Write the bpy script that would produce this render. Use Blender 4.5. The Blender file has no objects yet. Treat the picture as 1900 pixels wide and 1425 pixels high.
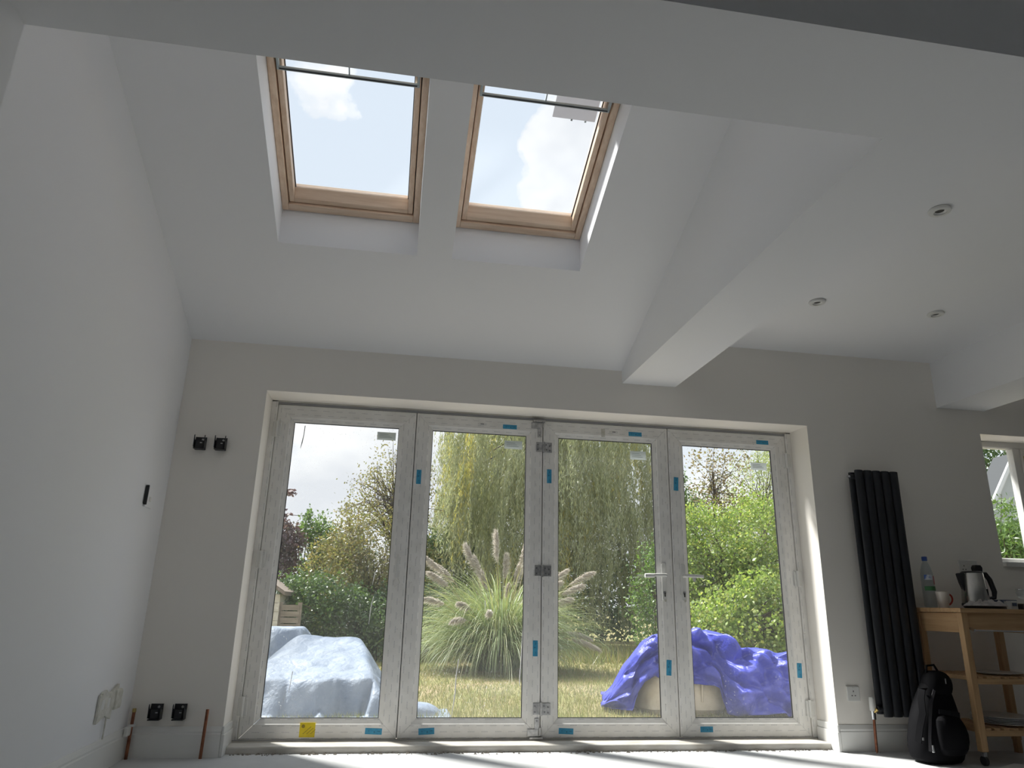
import bpy, math, random
import numpy as np
from mathutils import Vector, Matrix, noise
random.seed(7); rng = np.random.default_rng(11)
sc = bpy.context.scene
COL = sc.collection
PI = math.pi

# ------------------------------------------------------------------ camera
cam_d = bpy.data.cameras.new('camera'); cam = bpy.data.objects.new('camera', cam_d); COL.objects.link(cam)
cam_d.sensor_fit = 'HORIZONTAL'; cam_d.sensor_width = 36.0; cam_d.lens = 36.0 * 1318.0 / 1900.0
cam_d.clip_start = 0.05; cam_d.clip_end = 500
cam.matrix_world = Matrix(((0.98631311, -0.06958551, -0.14948015, 0.0),
                           (-0.16336581, -0.28971326, -0.94306831, 0.0),
                           (0.02231751, 0.95458058, -0.29711588, 0.835),
                           (0, 0, 0, 1)))
sc.camera = cam

# ------------------------------------------------------------------ view, world, sun
SKY = 1.10; SUN = 10.0
sc.view_settings.view_transform = 'Standard'
sc.view_settings.look = 'None'
sc.view_settings.exposure = 0.20
sc.view_settings.gamma = 1.0
sc.view_settings.use_curve_mapping = False
sc.cycles.diffuse_bounces = 14
sc.cycles.max_bounces = 20
sc.cycles.transparent_max_bounces = 24
sc.cycles.sample_clamp_indirect = 6.0


class NT:
    """small node-tree helper"""
    def __init__(s, tree): s.t = tree; s.n = tree.nodes; s.l = tree.links
    def node(s, typ, props=None, **ins):
        n = s.n.new(typ)
        for k, v in (props or {}).items(): setattr(n, k, v)
        for k, v in ins.items():
            key = int(k[1:]) if k[0] == '_' and k[1:].isdigit() else k.replace('_', ' ')
            s.put(n.inputs[key], v)
        return n
    def put(s, sock, v):
        if hasattr(v, 'is_output'): s.l.new(v, sock)
        else: sock.default_value = v
    def math(s, op, a, b=0.0, c=0.0, clamp=False):
        n = s.n.new('ShaderNodeMath'); n.operation = op; n.use_clamp = clamp
        for i, v in enumerate((a, b, c)): s.put(n.inputs[i], v)
        return n.outputs[0]
    def vmath(s, op, a, b=None):
        n = s.n.new('ShaderNodeVectorMath'); n.operation = op
        s.put(n.inputs[0], a)
        if b is not None: s.put(n.inputs[1], b)
        return n.outputs['Value'] if op in ('DOT_PRODUCT', 'DISTANCE', 'LENGTH') else n.outputs[0]
    def ramp(s, fac, stops, interp='LINEAR'):
        n = s.n.new('ShaderNodeValToRGB'); n.color_ramp.interpolation = interp
        e = n.color_ramp.elements
        while len(e) < len(stops): e.new(0.5)
        for i, (p, c) in enumerate(stops):
            e[i].position = p; e[i].color = c if len(c) == 4 else (*c, 1)
        s.put(n.inputs[0], fac); return n.outputs[0]
    def mix(s, fac, a, b, blend='MIX'):
        n = s.n.new('ShaderNodeMix'); n.data_type = 'RGBA'; n.blend_type = blend
        s.put(n.inputs[0], fac)
        s.put(n.inputs[6], a if hasattr(a, 'is_output') or len(a) == 4 else (*a, 1))
        s.put(n.inputs[7], b if hasattr(b, 'is_output') or len(b) == 4 else (*b, 1))
        return n.outputs[2]
    def noise(s, vec, scale, detail=3.0, rough=0.55, **k):
        n = s.n.new('ShaderNodeTexNoise')
        if vec is not None: s.l.new(vec, n.inputs['Vector'])
        n.inputs['Scale'].default_value = scale; n.inputs['Detail'].default_value = detail
        n.inputs['Roughness'].default_value = rough
        return n.outputs['Fac']


def build_world():
    w = bpy.data.worlds.new('sky'); sc.world = w; w.use_nodes = True
    t = NT(w.node_tree); t.n.clear()
    out = t.node('ShaderNodeOutputWorld'); bg = t.node('ShaderNodeBackground')
    d = t.node('ShaderNodeTexCoord').outputs['Generated']
    sep = t.node('ShaderNodeSeparateXYZ', None, _0=d)
    z = sep.outputs[2]
    # drifting cumulus: noise in the sky's own direction space
    sq = t.node('ShaderNodeMapping', {'vector_type': 'POINT'}, _0=d); sq.inputs['Scale'].default_value = (1, 1, 1.5)
    n1 = t.noise(sq.outputs[0], 3.2, 7.0, 0.58)
    n2 = t.noise(sq.outputs[0], 11.0, 5.0, 0.6)
    dens = t.math('ADD', n1, t.math('MULTIPLY', t.math('SUBTRACT', n2, 0.5), 0.55))
    wv = t.node('ShaderNodeTexNoise', None, Vector=d, Scale=9.0, Detail=5.0).outputs['Color']
    dd = t.vmath('ADD', d, t.vmath('MULTIPLY', t.vmath('SUBTRACT', wv, (.5, .5, .5)), (.16, .16, .16)))
    # cloud banks, as seen from the house
    for (c, r, a) in (((0.217, 0.806, 0.551), 0.075, 0.55), ((0.25, 0.76, 0.60), 0.085, 0.5), ((0.16, 0.840, 0.515), 0.042, 0.42),
                      ((-0.125, 0.775, 0.620), 0.045, 0.36), ((-0.075, 0.795, 0.602), 0.02, 0.24), ((-0.07, 0.845, 0.531), 0.03, 0.12),
                      ((0.05, 0.80, 0.598), 0.10, -0.40), ((-0.12, 0.835, 0.54), 0.10, -0.35), ((-0.03, 0.985, 0.165), 0.16, 0.35)):
        dist = t.vmath('DISTANCE', dd, c)
        g = t.math('SUBTRACT', 1.0, t.math('DIVIDE', dist, r * 1.6), clamp=True)
        g = t.math('SMOOTH_MIN', t.math('MULTIPLY', g, 1.6), 1.0, 0.2)
        dens = t.math('ADD', dens, t.math('MULTIPLY', g, a))
    cloud = t.ramp(dens, [(0.53, (0, 0, 0)), (0.60, (.55, .55, .55)), (0.70, (1, 1, 1))], 'EASE')
    low = t.ramp(z, [(0.0, (0.84, 0.86, 0.89)), (0.35, (0.70, 0.77, 0.85)), (1.0, (0.66, 0.74, 0.85))])
    shade = t.ramp(t.noise(sq.outputs[0], 5.5, 4.0, 0.5), [(0.36, (0.74, 0.76, 0.80)), (0.62, (1.02, 1.02, 1.01))])
    col = t.mix(cloud, low, shade)
    under = t.math('LESS_THAN', z, 0.0)
    col = t.mix(under, col, (0.20, 0.21, 0.16))
    t.put(bg.inputs[0], col); bg.inputs[1].default_value = SKY
    t.l.new(bg.outputs[0], out.inputs[0])


build_world()
sun_d = bpy.data.lights.new('sun', 'SUN'); sun_d.energy = SUN; sun_d.angle = math.radians(8.0); sun_d.color = (1.0, 0.965, 0.91)
sun = bpy.data.objects.new('sun', sun_d); COL.objects.link(sun)
sun.rotation_euler = Vector((0.45, -0.43, -0.86)).to_track_quat('-Z', 'Y').to_euler()


# ------------------------------------------------------------------ materials
def material(name, col=(.8, .8, .8), rough=.6, metal=0.0, spec=.5, build=None, bump=None):
    m = bpy.data.materials.new(name); m.use_nodes = True
    t = NT(m.node_tree); b = t.n['Principled BSDF']
    b.inputs['Base Color'].default_value = (*col, 1); b.inputs['Roughness'].default_value = rough
    b.inputs['Metallic'].default_value = metal; b.inputs['Specular IOR Level'].default_value = spec
    obj = t.node('ShaderNodeTexCoord').outputs['Object']
    if build: build(t, b, obj)
    if bump:
        sc_, st, ds = bump
        bn = t.node('ShaderNodeBump', None, Strength=st, Distance=ds, Height=t.noise(obj, sc_, 4.0))
        t.l.new(bn.outputs[0], b.inputs['Normal'])
    return m


def mottled(c1, c2, scale, lo=.35, hi=.65, stretch=None):
    def f(t, b, o):
        v = o
        if stretch:
            mp = t.node('ShaderNodeMapping', None, _0=o); mp.inputs['Scale'].default_value = stretch; v = mp.outputs[0]
        t.put(b.inputs['Base Color'], t.ramp(t.noise(v, scale, 5.0), [(lo, c1), (hi, c2)]))
    return f


LEAF = 1.22      # leaves reflect little of what reaches them


def leaf_mat(name, cols, transl=.35, k=None, warm=(1.15, 1.2, .7)):
    k = LEAF if k is None else k
    cols = [tuple(v * k for v in q) for q in cols]
    m = bpy.data.materials.new(name); m.use_nodes = True
    t = NT(m.node_tree); t.n.clear()
    out = t.node('ShaderNodeOutputMaterial')
    geo = t.node('ShaderNodeNewGeometry')
    n = len(cols)
    c = t.ramp(geo.outputs['Random Per Island'], [(i / max(1, n - 1), k) for i, k in enumerate(cols)])
    d = t.node('ShaderNodeBsdfDiffuse', None, Color=c)
    tr = t.node('ShaderNodeBsdfTranslucent', None, Color=t.mix(1.0, c, warm, 'MULTIPLY'))
    mx = t.node('ShaderNodeMixShader', None, _0=transl, _1=d.outputs[0], _2=tr.outputs[0])
    gl = t.node('ShaderNodeBsdfGlossy', None, Roughness=.45, Color=(1, 1, 1, 1))
    mx2 = t.node('ShaderNodeMixShader', None, _0=.04, _1=mx.outputs[0], _2=gl.outputs[0])
    t.l.new(mx2.outputs[0], out.inputs[0])
    return m


def glass_mat(name, tint=(.955, .965, .97), dirt=0.0):
    m = bpy.data.materials.new(name); m.use_nodes = True
    t = NT(m.node_tree); t.n.clear()
    out = t.node('ShaderNodeOutputMaterial')
    tr = t.node('ShaderNodeBsdfTransparent', None, Color=(*tint, 1))
    gl = t.node('ShaderNodeBsdfGlossy', None, Roughness=.02, Color=(1, 1, 1, 1))
    fc = t.node('ShaderNodeLayerWeight', None, Blend=.5).outputs['Facing']          # Schlick reflectance of a thin pane
    fr = t.math('MULTIPLY_ADD', t.math('POWER', fc, 5.0), .92, .035)
    mx = t.node('ShaderNodeMixShader', None, _0=fr, _1=tr.outputs[0], _2=gl.outputs[0])
    res = mx.outputs[0]
    if dirt:
        o = t.node('ShaderNodeTexCoord').outputs['Object']
        sp = t.noise(o, 95.0, 2.0, .6); big = t.noise(o, 3.0, 3.0, .6)
        z = t.node('ShaderNodeSeparateXYZ', None, _0=o).outputs[2]
        spk = t.ramp(sp, [(.66, (0, 0, 0)), (.74, (1, 1, 1))])
        msk = t.math('MULTIPLY', spk, t.ramp(big, [(.42, (.05, .05, .05)), (.62, (1, 1, 1))]))
        film = t.math('MULTIPLY', t.ramp(big, [(.3, (.25, .25, .25)), (.7, (1, 1, 1))]), .018)
        low = t.math('MULTIPLY_ADD', z, -.75, 1.0, clamp=True)            # splash dust gathers on the lowest half metre
        film = t.math('ADD', film, t.math('MULTIPLY', t.math('MULTIPLY', low, low), .05))
        fac = t.math('ADD', t.math('MULTIPLY', msk, dirt), film, clamp=True)
        df = t.node('ShaderNodeBsdfDiffuse', None, Color=(.82, .83, .82, 1))
        tl = t.node('ShaderNodeBsdfTranslucent', None, Color=(.75, .77, .77, 1))
        dm = t.node('ShaderNodeMixShader', None, _0=.6, _1=df.outputs[0], _2=tl.outputs[0])
        res = t.node('ShaderNodeMixShader', None, _0=fac, _1=res, _2=dm.outputs[0]).outputs[0]
    t.l.new(res, out.inputs[0])
    return m


def film_build(axis):
    """uPVC under its printed protective film: rows of small grey dashes along the member"""
    def f(t, b, o):
        s = t.node('ShaderNodeSeparateXYZ', None, _0=o)
        u, v = (s.outputs[0], s.outputs[2]) if axis == 'z' else (s.outputs[2], s.outputs[0])
        row = t.math('FRACT', t.math('MULTIPLY', u, 1 / .034))
        rowid = t.math('FLOOR', t.math('MULTIPLY', u, 1 / .034))
        rmask = t.math('LESS_THAN', t.math('ABSOLUTE', t.math('SUBTRACT', row, .5)), .07)
        dash = t.math('FRACT', t.math('ADD', t.math('MULTIPLY', v, 1 / .085), t.math('MULTIPLY', rowid, .37)))
        letters = t.math('GREATER_THAN', t.math('FRACT', t.math('MULTIPLY', v, 1 / .009)), .35)
        mk = t.math('MULTIPLY', t.math('MULTIPLY', rmask, t.math('LESS_THAN', dash, .5)), letters)
        gr = t.ramp(t.noise(o, 9.0, 5.0), [(.35, (.80, .79, .765)), (.65, (.88, .87, .85))])
        spk = t.ramp(t.noise(o, 60.0, 3.0), [(.68, (0, 0, 0)), (.75, (1, 1, 1))])
        c = t.mix(t.math('MULTIPLY', mk, .55), gr, (.36, .37, .40))
        c = t.mix(t.math('MULTIPLY', spk, .45), c, (.42, .36, .30))
        t.put(b.inputs['Base Color'], c)
    return f


def wood_build(c1, c2, axis=0, sc_=3.0):
    def f(t, b, o):
        mp = t.node('ShaderNodeMapping', None, _0=o)
        st = [14.0, 14.0, 14.0]; st[axis] = 1.0
        mp.inputs['Scale'].default_value = st
        n = t.noise(mp.outputs[0], sc_, 6.0, .6)
        t.put(b.inputs['Base Color'], t.ramp(n, [(.3, c1), (.7, c2)]))
        bn = t.node('ShaderNodeBump', None, Strength=.15, Distance=.002, Height=n)
        t.l.new(bn.outputs[0], b.inputs['Normal'])
    return f


M = {}
M['wall'] = material('white wall paint', (.848, .853, .872), .85, spec=.2, bump=(180, .05, .0006))
M['wall_warm'] = material('warm off-white wall paint', (.885, .852, .800), .85, spec=.2, bump=(180, .05, .0006))  # garden wall only: base colour tinted warmer than the other walls
M['ceil'] = material('white ceiling paint', (.860, .866, .884), .9, spec=.15)
M['gloss'] = material('white trim paint', (.80, .80, .78), .35, spec=.5)


def screed(t, b, o):
    c = t.ramp(t.noise(o, 2.2, 6.0, .6), [(.3, (.49, .50, .505)), (.7, (.61, .62, .625))])
    k = t.ramp(t.noise(o, 26.0, 4.0, .65), [(.66, (0, 0, 0)), (.74, (1, 1, 1))])
    t.put(b.inputs['Base Color'], t.mix(t.math('MULTIPLY', k, .35), c, (.40, .36, .31)))


M['screed'] = material('dusty pale screed', rough=.85, spec=.2, build=screed)
M['film_v'] = material('film wrapped white plastic upright', rough=.42, build=film_build('z'))
M['film_h'] = material('film wrapped white plastic rail', rough=.42, build=film_build('x'))
M['upvc'] = material('white plastic', (.72, .72, .70), .4)
M['upvc_grimy'] = material('grimy white plastic', rough=.5, build=mottled((.46, .43, .38), (.66, .64, .60), 22.0, stretch=(.25, 1, 1)))
M['gasket'] = material('dark rubber gasket', (.03, .03, .035), .6)
M['rebate'] = material('grey plastic rebate', (.33, .33, .34), .5)
M['glass'] = glass_mat('clear glass')
M['glass_dirty'] = glass_mat('dusty door glass', (.95, .96, .96), .55)
M['pine_x'] = material('pine wood rail', rough=.42, build=wood_build((.68, .49, .345), (.86, .69, .54), 0))
M['pine_s'] = material('pine wood side', rough=.42, build=wood_build((.68, .49, .345), (.86, .69, .54), 1))
M['vent'] = material('grey vent bar', (.42, .48, .50), .4)
M['white_lining'] = material('white edge seal', (.8, .8, .8), .5)
M['steel'] = material('zinc plated steel', rough=.38, metal=.85, build=mottled((.36, .36, .37), (.58, .58, .58), 40.0))
M['screw'] = material('screw head', (.25, .25, .26), .4, metal=.8)
M['sticker'] = material('blue sticker', rough=.5, build=mottled((.03, .26, .46), (.06, .36, .58), 30.0))
M['sticker_print'] = material('dark sticker print', (.02, .09, .16), .6)
M['yellow'] = material('yellow sticker', rough=.5, build=mottled((.70, .52, .01), (.80, .63, .02), 22.0))
M['yellow_print'] = material('brown sticker print', (.30, .22, .03), .6)
M['paper'] = leaf_mat('pale translucent label', [(.62, .66, .66), (.70, .72, .71)], .7, 1.0, (1, 1, 1))
M['paper_dim'] = leaf_mat('grey translucent label', [(.40, .40, .41), (.44, .43, .44)], .7, 1.0, (1, 1, 1))
M['paper_print'] = material('grey label print', (.36, .40, .40), .7)
M['black_plastic'] = material('black plastic', (.012, .013, .016), .42)
M['copper'] = material('dull copper', rough=.42, metal=.7, build=mottled((.20, .075, .045), (.36, .15, .085), 25.0))
M['brass'] = material('brass fitting', (.55, .40, .15), .35, metal=.85)
M['chrome'] = material('chrome', (.75, .76, .78), .12, metal=1.0)
M['anthracite'] = material('anthracite radiator paint', (.022, .024, .029), .42, spec=.4)
M['socket'] = material('white socket plastic', (.74, .74, .72), .32)
M['tape'] = material('paint smeared masking tape', rough=.7, build=mottled((.56, .55, .48), (.72, .71, .66), 30.0))
M['dark_hole'] = material('dark recess', (.02, .02, .02), .8)
M['lamp_lens'] = material('unlit lamp lens', (.05, .048, .045), .3)
M['beech_x'] = material('beech board', rough=.5, build=wood_build((.40, .24, .115), (.56, .37, .20), 0))
M['beech_z'] = material('beech leg', rough=.5, build=wood_build((.40, .24, .115), (.56, .37, .20), 2))
M['beech_y'] = material('beech slat', rough=.5, build=wood_build((.38, .23, .11), (.54, .35, .19), 1))
M['steel_kettle'] = material('brushed kettle steel', (.55, .54, .52), .22, metal=1.0)
M['mug'] = material('cream glazed mug', (.74, .70, .64), .25)
M['mug_red'] = material('red glaze', (.42, .035, .02), .25)
M['ceramic'] = material('pale ceramic', (.55, .55, .53), .3)
M['blue_cap'] = material('blue bottle cap', (.04, .09, .32), .4)
M['bottle_label'] = material('bottle label print', rough=.5, build=mottled((.05, .12, .42), (.55, .58, .60), 16.0, .45, .55))
M['bottle_green'] = material('green label band', (.06, .20, .08), .5)
M['bottle_pink'] = material('pink label band', (.55, .20, .22), .5)
M['cloth'] = material('crumpled pale cloth', rough=.9, build=mottled((.36, .34, .34), (.55, .52, .50), 18.0))
M['packet_blue'] = material('slate blue packet', (.09, .12, .19), .5)
M['packet_white'] = material('white packet', (.6, .62, .62), .5)
M['packet_olive'] = material('olive packet', (.22, .19, .04), .5)
M['packet_dark'] = material('dark packet', (.04, .035, .04), .5)
M['bag'] = material('black bag fabric', (.006, .006, .0075), .8, spec=.12, bump=(260, .2, .001))
M['bag_strap'] = material('charcoal strap webbing', (.009, .009, .011), .8, spec=.15)
M['bag_zip'] = material('zip tape', (.03, .028, .034), .5)
M['sheet'] = material('white sheet', (.72, .72, .71), .7)


def tarp_build(c1, c2, scale):
    def f(t, b, o):
        t.put(b.inputs['Base Color'], t.ramp(t.noise(o, scale, 5.0), [(.3, c1), (.7, c2)]))
        h = t.noise(o, 7.0, 5.0, .6)
        cr = t.node('ShaderNodeTexVoronoi', {'feature': 'DISTANCE_TO_EDGE'}, Vector=o, Scale=6.0).outputs[0]
        hh = t.math('ADD', h, t.math('MULTIPLY', t.math('MINIMUM', cr, .10), .8))
        bn = t.node('ShaderNodeBump', None, Strength=.85, Distance=.025, Height=hh)
        t.l.new(bn.outputs[0], b.inputs['Normal'])
    return f


M['tarp_pale'] = material('weathered pale blue tarpaulin', rough=.55, spec=.3, build=tarp_build((.165, .21, .285), (.29, .335, .40), 5.0))
M['tarp_blue'] = material('blue tarpaulin', rough=.46, build=tarp_build((.032, .045, .36), (.055, .07, .46), 4.0))
M['bulk_bag'] = material('cream bulk bag fabric', rough=.85, build=mottled((.44, .39, .30), (.58, .53, .44), 8.0), bump=(120, .3, .003))


def lawn(t, b, o):
    a = t.ramp(t.noise(o, .9, 5.0, .6), [(.36, (.16, .175, .055)), (.50, (.25, .225, .10)), (.64, (.35, .265, .175))])
    f = t.noise(o, 30.0, 4.0, .6)
    t.put(b.inputs['Base Color'], t.mix(t.ramp(f, [(.3, (0, 0, 0)), (.7, (.5, .5, .5))]), a, (.32, .29, .15)))


M['lawn'] = material('patchy dry lawn', rough=.95, spec=.1, build=lawn, bump=(40, .6, .02))
M['paving'] = material('pale patio concrete', rough=.9, build=mottled((.27, .24, .205), (.36, .33, .29), 6.0))
M['bark'] = material('grey brown bark', rough=.9, build=mottled((.07, .055, .04), (.15, .12, .09), 12.0, stretch=(1, 1, .2)))
M['render'] = material('cream shed board', rough=.8, build=mottled((.52, .48, .40), (.64, .60, .52), 6.0))
M['roof'] = material('brown felt roof', (.20, .16, .13), .9)
M['fence'] = material('weathered fence wood', rough=.85, build=mottled((.24, .20, .16), (.36, .31, .25), 14.0, stretch=(.2, 1, 1)))
M['terracotta'] = material('terracotta', (.50, .25, .13), .8)
M['pipe_white'] = material('white painted outbuilding trim', (.68, .70, .72), .5)
M['roof_slate'] = material('weathered slate roof', (.045, .05, .055), .8)
M['roof_grey'] = material('pale grey roof sheet', (.45, .48, .50), .5)
M['L_willow'] = leaf_mat('willow leaf', [(.19, .21, .125), (.25, .27, .155), (.30, .31, .185), (.335, .325, .18), (.22, .245, .145)], .42, 1.42, (1.03, 1.08, .9))
M['L_willow_gold'] = leaf_mat('yellowing willow leaf', [(.38, .33, .10), (.47, .40, .14), (.34, .35, .12)], .42, 1.4)
M['L_gold'] = leaf_mat('olive gold leaf', [(.14, .155, .06), (.20, .19, .075), (.25, .195, .085), (.17, .19, .075)], .35)
M['L_green'] = leaf_mat('mid green leaf', [(.07, .13, .04), (.11, .19, .05), (.155, .23, .065), (.09, .15, .05)], .35)
M['L_dark'] = leaf_mat('dark green leaf', [(.035, .07, .03), (.055, .10, .035), (.075, .125, .045)], .3)
M['L_laurel'] = leaf_mat('deep green leaf', [(.04, .08, .03), (.065, .115, .04), (.10, .155, .05), (.055, .09, .035)], .3)
M['L_bright'] = leaf_mat('bright green leaf', [(.13, .205, .05), (.205, .28, .075), (.27, .32, .095), (.165, .24, .065), (.34, .325, .11)], .45, 1.4)
M['L_pale'] = leaf_mat('pale grey green leaf', [(.23, .28, .14), (.31, .35, .18), (.36, .375, .22)], .42)
M['L_purple'] = leaf_mat('purple plum leaf', [(.07, .04, .055), (.11, .06, .075), (.09, .075, .07)], .3)
M['L_rust'] = leaf_mat('rusty sparse leaf', [(.20, .14, .08), (.26, .20, .11), (.20, .22, .10)], .35)
M['L_pampas'] = leaf_mat('pampas blade', [(.175, .24, .12), (.245, .31, .16), (.31, .355, .19), (.36, .345, .20), (.20, .265, .14)], .3)
M['L_plume'] = leaf_mat('pampas plume fibre', [(.58, .52, .44), (.70, .64, .56), (.78, .73, .66)], .4, .9, (1, 1, 1))
M['L_stem'] = material('dry plume stem', (.42, .36, .20), .8)
M['L_grass'] = leaf_mat('grass blade', [(.20, .25, .065), (.27, .30, .10), (.36, .33, .16), (.42, .34, .21), (.24, .29, .09)], .3, .85)


# ------------------------------------------------------------------ mesh helpers
class MB:
    def __init__(s): s.v = []; s.f = []
    def add(s, verts, faces):
        o = len(s.v); s.v += [tuple(p) for p in verts]; s.f += [tuple(i + o for i in f) for f in faces]; return s
    def box(s, x0, x1, y0, y1, z0, z1):
        return s.add([(x0, y0, z0), (x1, y0, z0), (x1, y1, z0), (x0, y1, z0), (x0, y0, z1), (x1, y0, z1), (x1, y1, z1), (x0, y1, z1)],
                     [(0, 3, 2, 1), (4, 5, 6, 7), (0, 1, 5, 4), (1, 2, 6, 5), (2, 3, 7, 6), (3, 0, 4, 7)])
    def prism_x(s, poly, x0, x1):
        """polygon in (y,z), extruded along x"""
        n = len(poly)
        v = [(x0, y, z) for y, z in poly] + [(x1, y, z) for y, z in poly]
        return s.add(v, [tuple(range(n - 1, -1, -1)), tuple(range(n, 2 * n))] + [(i, (i + 1) % n, n + (i + 1) % n, n + i) for i in range(n)])
    def prism(s, poly, fr, h0, h1):
        """polygon in the (a,b) plane of frame fr=(o,A,B,N), from height h0 to h1 along N"""
        o, A, B, N = fr; n = len(poly)
        v = [o + A * a + B * b + N * h0 for a, b in poly] + [o + A * a + B * b + N * h1 for a, b in poly]
        return s.add(v, [tuple(range(n - 1, -1, -1)), tuple(range(n, 2 * n))] + [(i, (i + 1) % n, n + (i + 1) % n, n + i) for i in range(n)])
    def tube(s, pts, r, seg=10, caps=True):
        pts = [Vector(p) for p in pts]; n = len(pts)
        rs = r if isinstance(r, (list, tuple)) else [r] * n
        prev = None; rings = []
        for i, p in enumerate(pts):
            d = (pts[min(i + 1, n - 1)] - pts[max(i - 1, 0)]).normalized()
            if prev is None:
                a = d.orthogonal().normalized()
            else:
                a = (prev - d * prev.dot(d)).normalized()
            b = d.cross(a); prev = a
            rings.append([p + (a * math.cos(2 * PI * k / seg) + b * math.sin(2 * PI * k / seg)) * rs[i] for k in range(seg)])
        v = [q for ring in rings for q in ring]
        f = [(i * seg + k, i * seg + (k + 1) % seg, (i + 1) * seg + (k + 1) % seg, (i + 1) * seg + k) for i in range(n - 1) for k in range(seg)]
        if caps: f += [tuple(range(seg - 1, -1, -1)), tuple((n - 1) * seg + k for k in range(seg))]
        return s.add(v, f)
    def lathe(s, prof, c=(0, 0, 0), seg=24, axis='z', sx=1, sy=1, caps=True):
        """profile of (radius, height) pairs; closed with caps where the radius is not zero"""
        v = []; f = []; n = len(prof)
        for r, h in prof:
            for k in range(seg):
                a = 2 * PI * k / seg
                x, y = r * math.cos(a) * sx, r * math.sin(a) * sy
                v.append({'z': (c[0] + x, c[1] + y, c[2] + h), 'y': (c[0] + x, c[1] + h, c[2] + y), 'x': (c[0] + h, c[1] + x, c[2] + y)}[axis])
        for i in range(n - 1):
            for k in range(seg):
                f.append((i * seg + k, i * seg + (k + 1) % seg, (i + 1) * seg + (k + 1) % seg, (i + 1) * seg + k))
        if caps and prof[0][0] > 1e-6: f.append(tuple(range(seg - 1, -1, -1)))
        if caps and prof[-1][0] > 1e-6: f.append(tuple((n - 1) * seg + k for k in range(seg)))
        return s.add(v, f)
    def mesh(s, name):
        me = bpy.data.meshes.new(name); me.from_pydata(s.v, [], s.f); me.update()
        return me
    def build(s, name, mat, parent=None, bevel=0.0, smooth=False, seg=2):
        me = s.mesh(name); me.materials.append(mat)
        import bmesh
        bm = bmesh.new(); bm.from_mesh(me); bmesh.ops.recalc_face_normals(bm, faces=bm.faces); bm.to_mesh(me); bm.free()
        o = bpy.data.objects.new(name, me); COL.objects.link(o)
        if parent is not None: o.parent = parent; o.matrix_parent_inverse = inv(parent)
        if bevel:
            md = o.modifiers.new('edge', 'BEVEL'); md.width = bevel; md.segments = seg; md.limit_method = 'ANGLE'
        if smooth: soft(o)
        return o


def inv(p):
    """inverse of a parent's place (things carry only a location; parts sit in world coordinates)"""
    return Matrix.Translation(-p.location) if p.parent is None else Matrix()


def soft(o, ang=40):
    me = o.data
    me.polygons.foreach_set('use_smooth', [True] * len(me.polygons))
    try: me.set_sharp_from_angle(angle=math.radians(ang))
    except Exception: pass
    return o


def tag(o, label, cat, group=None, kind=None):
    o['label'] = label; o['category'] = cat
    if group: o['group'] = group
    if kind: o['kind'] = kind
    return o


def thing(name, label, cat, loc, group=None, kind=None):
    o = bpy.data.objects.new(name, None); COL.objects.link(o); o.location = loc
    o.empty_display_size = .1
    return tag(o, label, cat, group, kind)


def B(x0, x1, y0, y1, z0, z1): return MB().box(x0, x1, y0, y1, z0, z1)


# ------------------------------------------------------------------ the room shell (x along the garden wall, y towards the garden)
YW = 4.55          # inner face of the garden wall
YF = 4.79          # inner face of the door sashes
YO = 4.93          # outer face of the garden wall
XL = -1.365        # inner face of the left wall
DX0, DX1, DZ = -0.863, 2.870, 2.111       # door opening
KX0, KX1, KZ0, KZ1 = 4.275, 5.55, 1.200, 2.136   # kitchen window opening
XR, YB = 9.0, -5.0
S = .3988; Z0 = 2.42
def zs(y, k=0.0): return Z0 + S * (YW - y) + k


w = MB()
w.box(XL - .3, DX0, YW, YO, -.12, 4.0 - 1.42)
w.box(DX0, 1.6, YW, YO, DZ, 2.58); w.box(1.6, DX1, YW, YO, DZ, 2.9)
w.box(DX1, KX0, YW, YO, -.12, 2.9)
w.box(KX0, KX1, YW, YO, -.12, KZ0)
w.box(KX0, KX1, YW, YO, KZ1, 2.9)
w.box(KX1, XR + .3, YW, YO, -.12, 2.9)
tag(w.build('wall_back', M['wall_warm']), 'white plastered garden wall around the wide glazed doors', 'wall', kind='structure')
tag(B(XL - .3, XL, YB - .3, YW, -.12, 4.0).build('wall_left', M['wall']), 'tall plain white wall along the left of the room', 'wall', kind='structure')
tag(B(XR, XR + .3, YB - .3, YW, -.12, 2.9).build('wall_right', M['wall']), 'white kitchen side wall beyond the frame', 'wall', kind='structure')
tag(B(XL, XR, YB - .3, YB, -.12, 2.9).build('wall_rear', M['wall']), 'white wall closing the room behind the viewer', 'wall', kind='structure')
tag(B(XL, XL + .265, 1.375, 1.775, 0, 2.33).build('wall_pier', M['wall']), 'white pier carrying the near ceiling beam at upper left', 'wall', kind='structure')
tag(B(XL - .3, XR + .3, YB - .3, YO, -.12, 0).build('floor', M['screed']), 'dusty pale grey screed floor with sun streaks', 'floor', kind='structure')

# sloping ceiling with the two skylight wells
SK = [(-.752, .020), (.222, .985)]
YB0 = 3.735; KF = .20; YT = 2.81; ZT = zs(YT, KF); YT0 = YW - (ZT - Z0) / S
KO = .32
c = MB()
full = [(YO, zs(YO)), (YO, zs(YO, KO)), (1.5, zs(1.5, KO)), (1.5, zs(1.5))]
lowp = [(YO, zs(YO)), (YO, zs(YO, KO)), (YB0, zs(YB0, KO)), (YB0, zs(YB0))]
upp = [(YT0, zs(YT0)), (YT, ZT), (YT, zs(YT, KO)), (1.5, zs(1.5, KO)), (1.5, zs(1.5))]
c.prism_x(full, XL - .3, SK[0][0])
for (a, b) in SK: c.prism_x(lowp, a, b); c.prism_x(upp, a, b)
c.prism_x(full, SK[0][1], SK[1][0]); c.prism_x(full, SK[1][1], 1.50)
tag(c.build('ceiling', M['ceil']), 'white sloping ceiling with two deep skylight wells', 'ceiling', kind='structure')
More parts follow.
